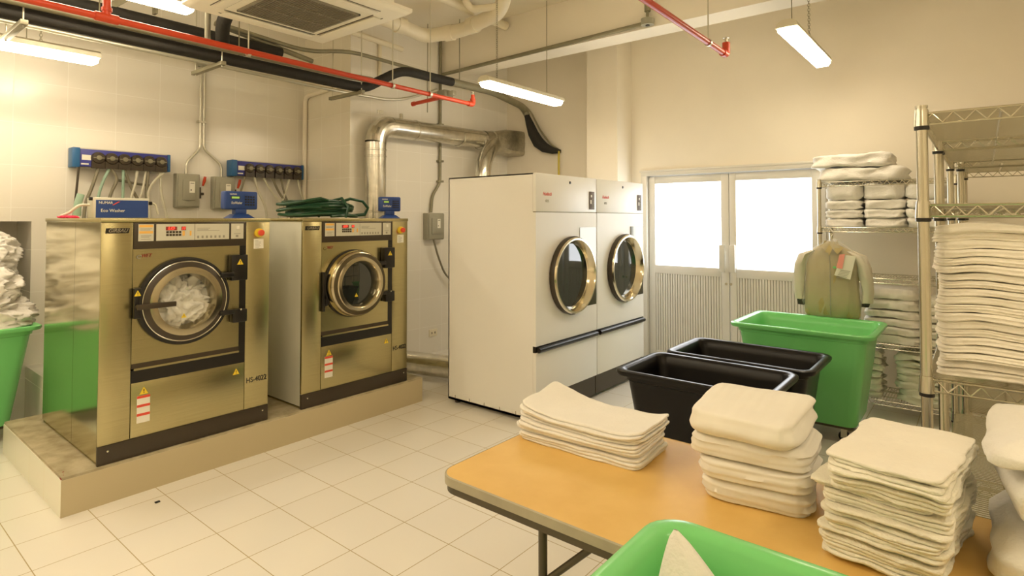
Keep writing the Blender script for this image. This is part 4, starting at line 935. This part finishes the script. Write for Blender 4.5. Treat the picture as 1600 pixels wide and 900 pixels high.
# ------------------------------------------------------------ wire racks
def rack(label, x0, x1, y0, y1, levels, ztop, long_ax, group='chrome wire racks'):
    t = thing('wire_rack', label, 'shelving rack', (x0, y0, 0), 0, group); W, D = x1 - x0, y1 - y0
    for sx in (0, W):
        for sy in (0, D):
            p = MB().cyl((sx, sy, .03), (sx, sy, ztop), .0165, 14).cyl((sx, sy, 0), (sx, sy, .03), .018, 10)
            p.lathe([(.012, ztop), (.018, ztop), (.018, ztop + .006), (.0001, ztop + .008)], (sx, sy, 0), 'z', 14)
            q = p.obj('post', 'chrome', t)
            for z in levels: MB().lathe([(.0165, z - .042), (.0225, z - .042), (.019, z + .012), (.0165, z + .012)], (sx, sy, 0), 'z', 14).obj('collar', 'chrome', q)
            for z in levels: MB().lathe([(.0165, z - .055), (.0215, z - .053), (.0215, z - .043), (.0165, z - .042)], (sx, sy, 0), 'z', 14).obj('sleeve', 'black', q)
    for z in levels:
        b = MB(); e = .0
        for zz in (z, z - .036):
            for a, c in (((0, 0), (W, 0)), ((0, D), (W, D)), ((0, 0), (0, D)), ((W, 0), (W, D))): b.tube([(a[0], a[1], zz), (c[0], c[1], zz)], .0036, 6)
        # zigzag trusses
        for a, c in (((0, 0), (W, 0)), ((0, D), (W, D)), ((0, 0), (0, D)), ((W, 0), (W, D))):
            L = math.hypot(c[0] - a[0], c[1] - a[1]); k = max(3, int(L / .052)); pts = []
            for i in range(k * 4 + 1):
                f = i / (k * 4); ph = (i % 4); h = (0, .7, 1, .7)[ph] if (i // 4) % 1 == 0 else 0
                hh = .5 + .5 * math.sin(2 * PI * i / 4 / 1.0 - PI / 2)
                pts.append((a[0] + (c[0] - a[0]) * f, a[1] + (c[1] - a[1]) * f, z - .034 + .032 * hh))
            b.tube(pts, .0024, 5)
        if long_ax == 'y':
            n = int(D / .020)
            for i in range(1, n): b.tube([(0, D * i / n, z + .003), (W, D * i / n, z + .003)], .0027, 4)
            for f in (.33, .75): b.tube([(W * f, 0, z - .012), (W * f, D, z - .012)], .004, 5).tube([(W * f, 0, z - .002), (W * f, D, z - .002)], .003, 5)
        else:
            n = int(W / .020)
            for i in range(1, n): b.tube([(W * i / n, 0, z + .003), (W * i / n, D, z + .003)], .0027, 4)
            for f in (.33, .67): b.tube([(0, D * f, z - .004), (W, D * f, z - .004)], .003, 5)
        b.obj('wire_shelf', 'chrome', t)
    return t
rack('chrome wire rack nearest the camera, holding a deep stack of cream sheets', -.150, .46, 2.32, 3.22, (.50, 1.10, 1.665, 1.965), 1.985, 'y')
rack('chrome wire rack in the middle of the right-hand row, mostly empty', -.148, .46, 3.28, 4.42, (.45, 1.10, 1.665, 1.965), 1.985, 'y')
rack('chrome wire rack farthest in the right-hand row, against the end wall rack', -.10, .50, 4.48, 5.50, (.45, 1.10, 1.665, 1.965), 1.985, 'y')
rack('chrome wire rack along the door wall, loaded with folded bedding', -1.10, -.155, 5.60, 6.08, (.14, .60, 1.13, 1.545, 1.935), 1.955, 'x')

# sheets on the near rack
z = 1.108; nS = 19; tS = .0250; rr = random.Random(31)
for i in range(nS):
    W_ = .50 + rr.uniform(-.008, .006); D_ = .56 + rr.uniform(-.015, .01)
    cv = .018 * math.sin(PI * i / nS)
    o = slab(W_, D_, tS, 'folded_sheet', 'cloth_b', 36, 20, 10, 200 + i, .0075, 5, (lambda k: (lambda x, y: k * (.018 * math.exp(-((x + .12) / .1) ** 2) - .01)))(i / nS), 14, .0035, 1.5 + (i % 3) * .5, nest=(31, i * .13))
    o.location = (.124 + rr.uniform(-.006, .006), 2.635 + rr.uniform(-.006, .006), z); n_ = nS - 1 - i
    tag(o, ('folded cream sheet, topmost of' if n_ == 0 else 'folded cream sheet, %s from the top of' % ordinal(n_)) + ' the deep stack on the nearest rack', 'sheet', 'folded sheets on the nearest rack'); z += tS + .001

# bedding on the door wall rack
def bed(name, W_, D_, T_, x, y, z, label, cat, grp, m='cloth', seed=1, amp=.01, rk=1.5, rz=0, fr=6):
    o = slab(W_, D_, T_, name, m, 22, 16, 8, seed, amp, fr, None, 8, .004, rk, sag=.006, nest=(seed // 10, (seed % 10) * .25)); o.location = (x, y, z); o.rotation_euler = (0, 0, math.radians(rz))
    return tag(o, label, cat, grp)
bed('folded_duvet', .64, .46, .115, -.80, 5.84, 1.942, 'folded white duvet on the top shelf of the door wall rack, lower of two', 'duvet', 'duvets on top of the door wall rack', seed=301, amp=.018)
bed('folded_duvet', .60, .44, .115, -.87, 5.83, 2.062, 'folded white duvet on the top shelf of the door wall rack, upper of two', 'duvet', 'duvets on top of the door wall rack', seed=302, amp=.016)
for ci, (x, wd, cn) in enumerate(((-.925, .285, 'left'), (-.630, .295, 'middle'), (-.335, .285, 'right'))):
    z = 1.552
    for j, (T_, nm) in enumerate(((.074, 'lowest'), (.074, 'second from the bottom'), (.076, 'third from the bottom'), (.135 if ci < 2 else .12, 'topmost'))):
        bed('folded_pillowcase', wd, .42, T_, x + .006 * math.sin(j * 3 + ci), 5.83, z, 'folded white bedding, %s in the %s pile on the door wall rack' % (nm, cn), 'bedding', 'bedding on the fourth shelf', 'cloth', 320 + ci * 7 + j, .011); z += T_ + .002
z = .607
for j in range(6):
    T_ = .066 if j < 4 else .082
    bed('striped_sheet', .40 - .006 * j, .42, T_, -.60, 5.83, z, 'folded striped sheet, %s from the bottom on the door wall rack' % ordinal(j), 'sheet', 'striped sheets on the second shelf', 'cloth_s', 360 + j, .010, 2); z += T_ + .002
z = .607
for j in range(6):
    bed('striped_sheet', .17, .40, .062, -.285, 5.83, z, 'narrow folded sheet, %s from the bottom, right of the striped pile' % ordinal(j), 'sheet', 'narrow sheets on the second shelf', 'cloth_b', 380 + j, .012, 2); z += .0635
for x, wd, cn, sd in ((-.80, .25, 'left', 400), (-.38, .34, 'right', 420)):
    z = .147
    for j in range(7):
        bed('folded_blanket', wd - .02 * (j % 2), .40, .054, x + .01 * math.sin(j * 2), 5.82, z, 'rumpled blanket, %s from the bottom of the %s pile on the lowest shelf' % (ordinal(j), cn), 'blanket', 'blankets on the lowest shelf', 'cloth_t', sd + j, .016, 2, fr=9); z += .055

# jacket in a plastic bag hanging on that rack
t = thing('jacket', 'khaki jacket in a clear bag hanging on the door wall rack with paper tags', 'jacket', (-.985, 5.44, 1.13))
def loft(rings, n=28, seed=0, amp=.006):
    vs = []; fs = []
    for k, (cx, cy, z, rx, ry) in enumerate(rings):
        for j in range(n):
            a = 2 * PI * j / n; p = (math.cos(a) * 2, math.sin(a) * 2, z * 9 + seed); d = fbm(p, 3) * amp * 2
            vs.append((cx + (rx + d) * math.cos(a), cy + (ry + d) * math.sin(a), z + fbm((p[0], p[2], p[1]), 2) * amp))
    for k in range(len(rings) - 1):
        for j in range(n): fs.append((k * n + j, k * n + (j + 1) % n, (k + 1) * n + (j + 1) % n, (k + 1) * n + j))
    fs.append(tuple(range(n))[::-1]); fs.append(tuple((len(rings) - 1) * n + j for j in range(n)))
    b = MB(); b._add(vs, fs); return b
body = [(0, 0, -.325, .185, .045), (0, 0, -.30, .20, .06), (0, 0, -.2, .205, .065), (0, 0, -.1, .20, .065), (0, 0, 0, .195, .065), (0, 0, .1, .19, .06), (0, 0, .17, .19, .055), (0, 0, .215, .16, .05), (0, 0, .25, .10, .045), (0, 0, .275, .06, .04), (0, 0, .30, .055, .04)]
loft(body, 36, 2, .012).obj('body', 'khaki', t, ang=70)
loft([(-.13, 0, .225, .03, .03), (-.20, 0, .19, .05, .045), (-.235, 0, .10, .052, .045), (-.245, 0, 0, .045, .04), (-.25, .0, -.1, .042, .038), (-.245, 0, -.19, .04, .034)], 18, 5, .008).obj('sleeve', 'palegrey', t, ang=70)
loft([(.13, 0, .225, .03, .03), (.20, 0, .19, .05, .045), (.235, 0, .10, .052, .045), (.25, 0, 0, .045, .04), (.26, .0, -.1, .042, .038), (.25, 0, -.19, .038, .034)], 18, 7, .008).obj('sleeve', 'palegrey', t, ang=70)
loft([(-.235, 0, -.185, .032, .028), (-.232, 0, -.24, .03, .026)], 14, 1, .002).obj('cuff', 'darkcuff', t)
loft([(.245, 0, -.185, .030, .026), (.235, 0, -.22, .028, .024)], 14, 1, .002).obj('cuff', 'darkcuff', t)
MB()._add([(-.075, -.05, .265), (0, -.078, .19), (.02, -.07, .245), (-.02, -.045, .30), (.10, -.05, .255), (.06, -.078, .20)], [(0, 1, 2, 3), (3, 2, 5, 4)]).obj('collar', 'khaki', t)
MB().box(.0, .003, -.076, -.066, -.30, .19).obj('placket', 'greyink', t)
for zz in (-.22, -.1, .02, .13): MB().cyl((.002, -.075, zz), (.002, -.083, zz), .006, 8).obj('button', 'greyink', t)
o = MB()._add([(.075, -.085, .20), (.115, -.088, .205), (.095, -.092, .085), (.05, -.09, .09)], [(0, 1, 2, 3)]).obj('pink_tag', 'pink', t); o['label'] = 'pink paper slip'
o = MB()._add([(.09, -.083, .20), (.19, -.083, .19), (.15, -.088, .0), (.035, -.087, .03)], [(0, 1, 2, 3)]).obj('paper_tag', 'label_white', t); o['label'] = 'white printed slip'
o = MB()
for k in range(6): o._add([(.08 - .006 * k, -.0895, .075 - k * .012), (.15 - .006 * k, -.0885, .068 - k * .012), (.15 - .006 * k, -.0885, .064 - k * .012), (.08 - .006 * k, -.0895, .071 - k * .012)], [(0, 1, 2, 3)])
o.obj('tag_print', 'greyink', t)
MB().box(.0 + .025, .055, -.075, -.07, .085, .10).obj('green_clip', 'green', t)
MB().tube(rounded([(-.17, 0, .20), (0, 0, .29), (.17, 0, .20)], .05), .005, 6).tube([(0, 0, .29), (0, 0, .34), (.02, 0, .37), (.0, 0, .40), (-.02, .01, .385)], .003, 6).obj('hanger', 'chrome', t)
bag = [(0, 0, -.33, .20, .06), (0, 0, -.2, .225, .085), (0, 0, 0, .215, .09), (0, 0, .15, .21, .08), (0, 0, .22, .16, .07), (0, 0, .28, .075, .055), (0, 0, .315, .03, .03)]
loft(bag, 36, 9, .02).obj('garment_bag', 'plastic', t, ang=80)
# bit of debris on the floor
tag(MB().box(0, .018, 0, .026, 0, .006).obj('floor_chip', 'ink', None, bevel=.002), 'small black chip on the floor tiles in front of the plinth', 'debris').location = (-3.70, 1.32, 0.0005)
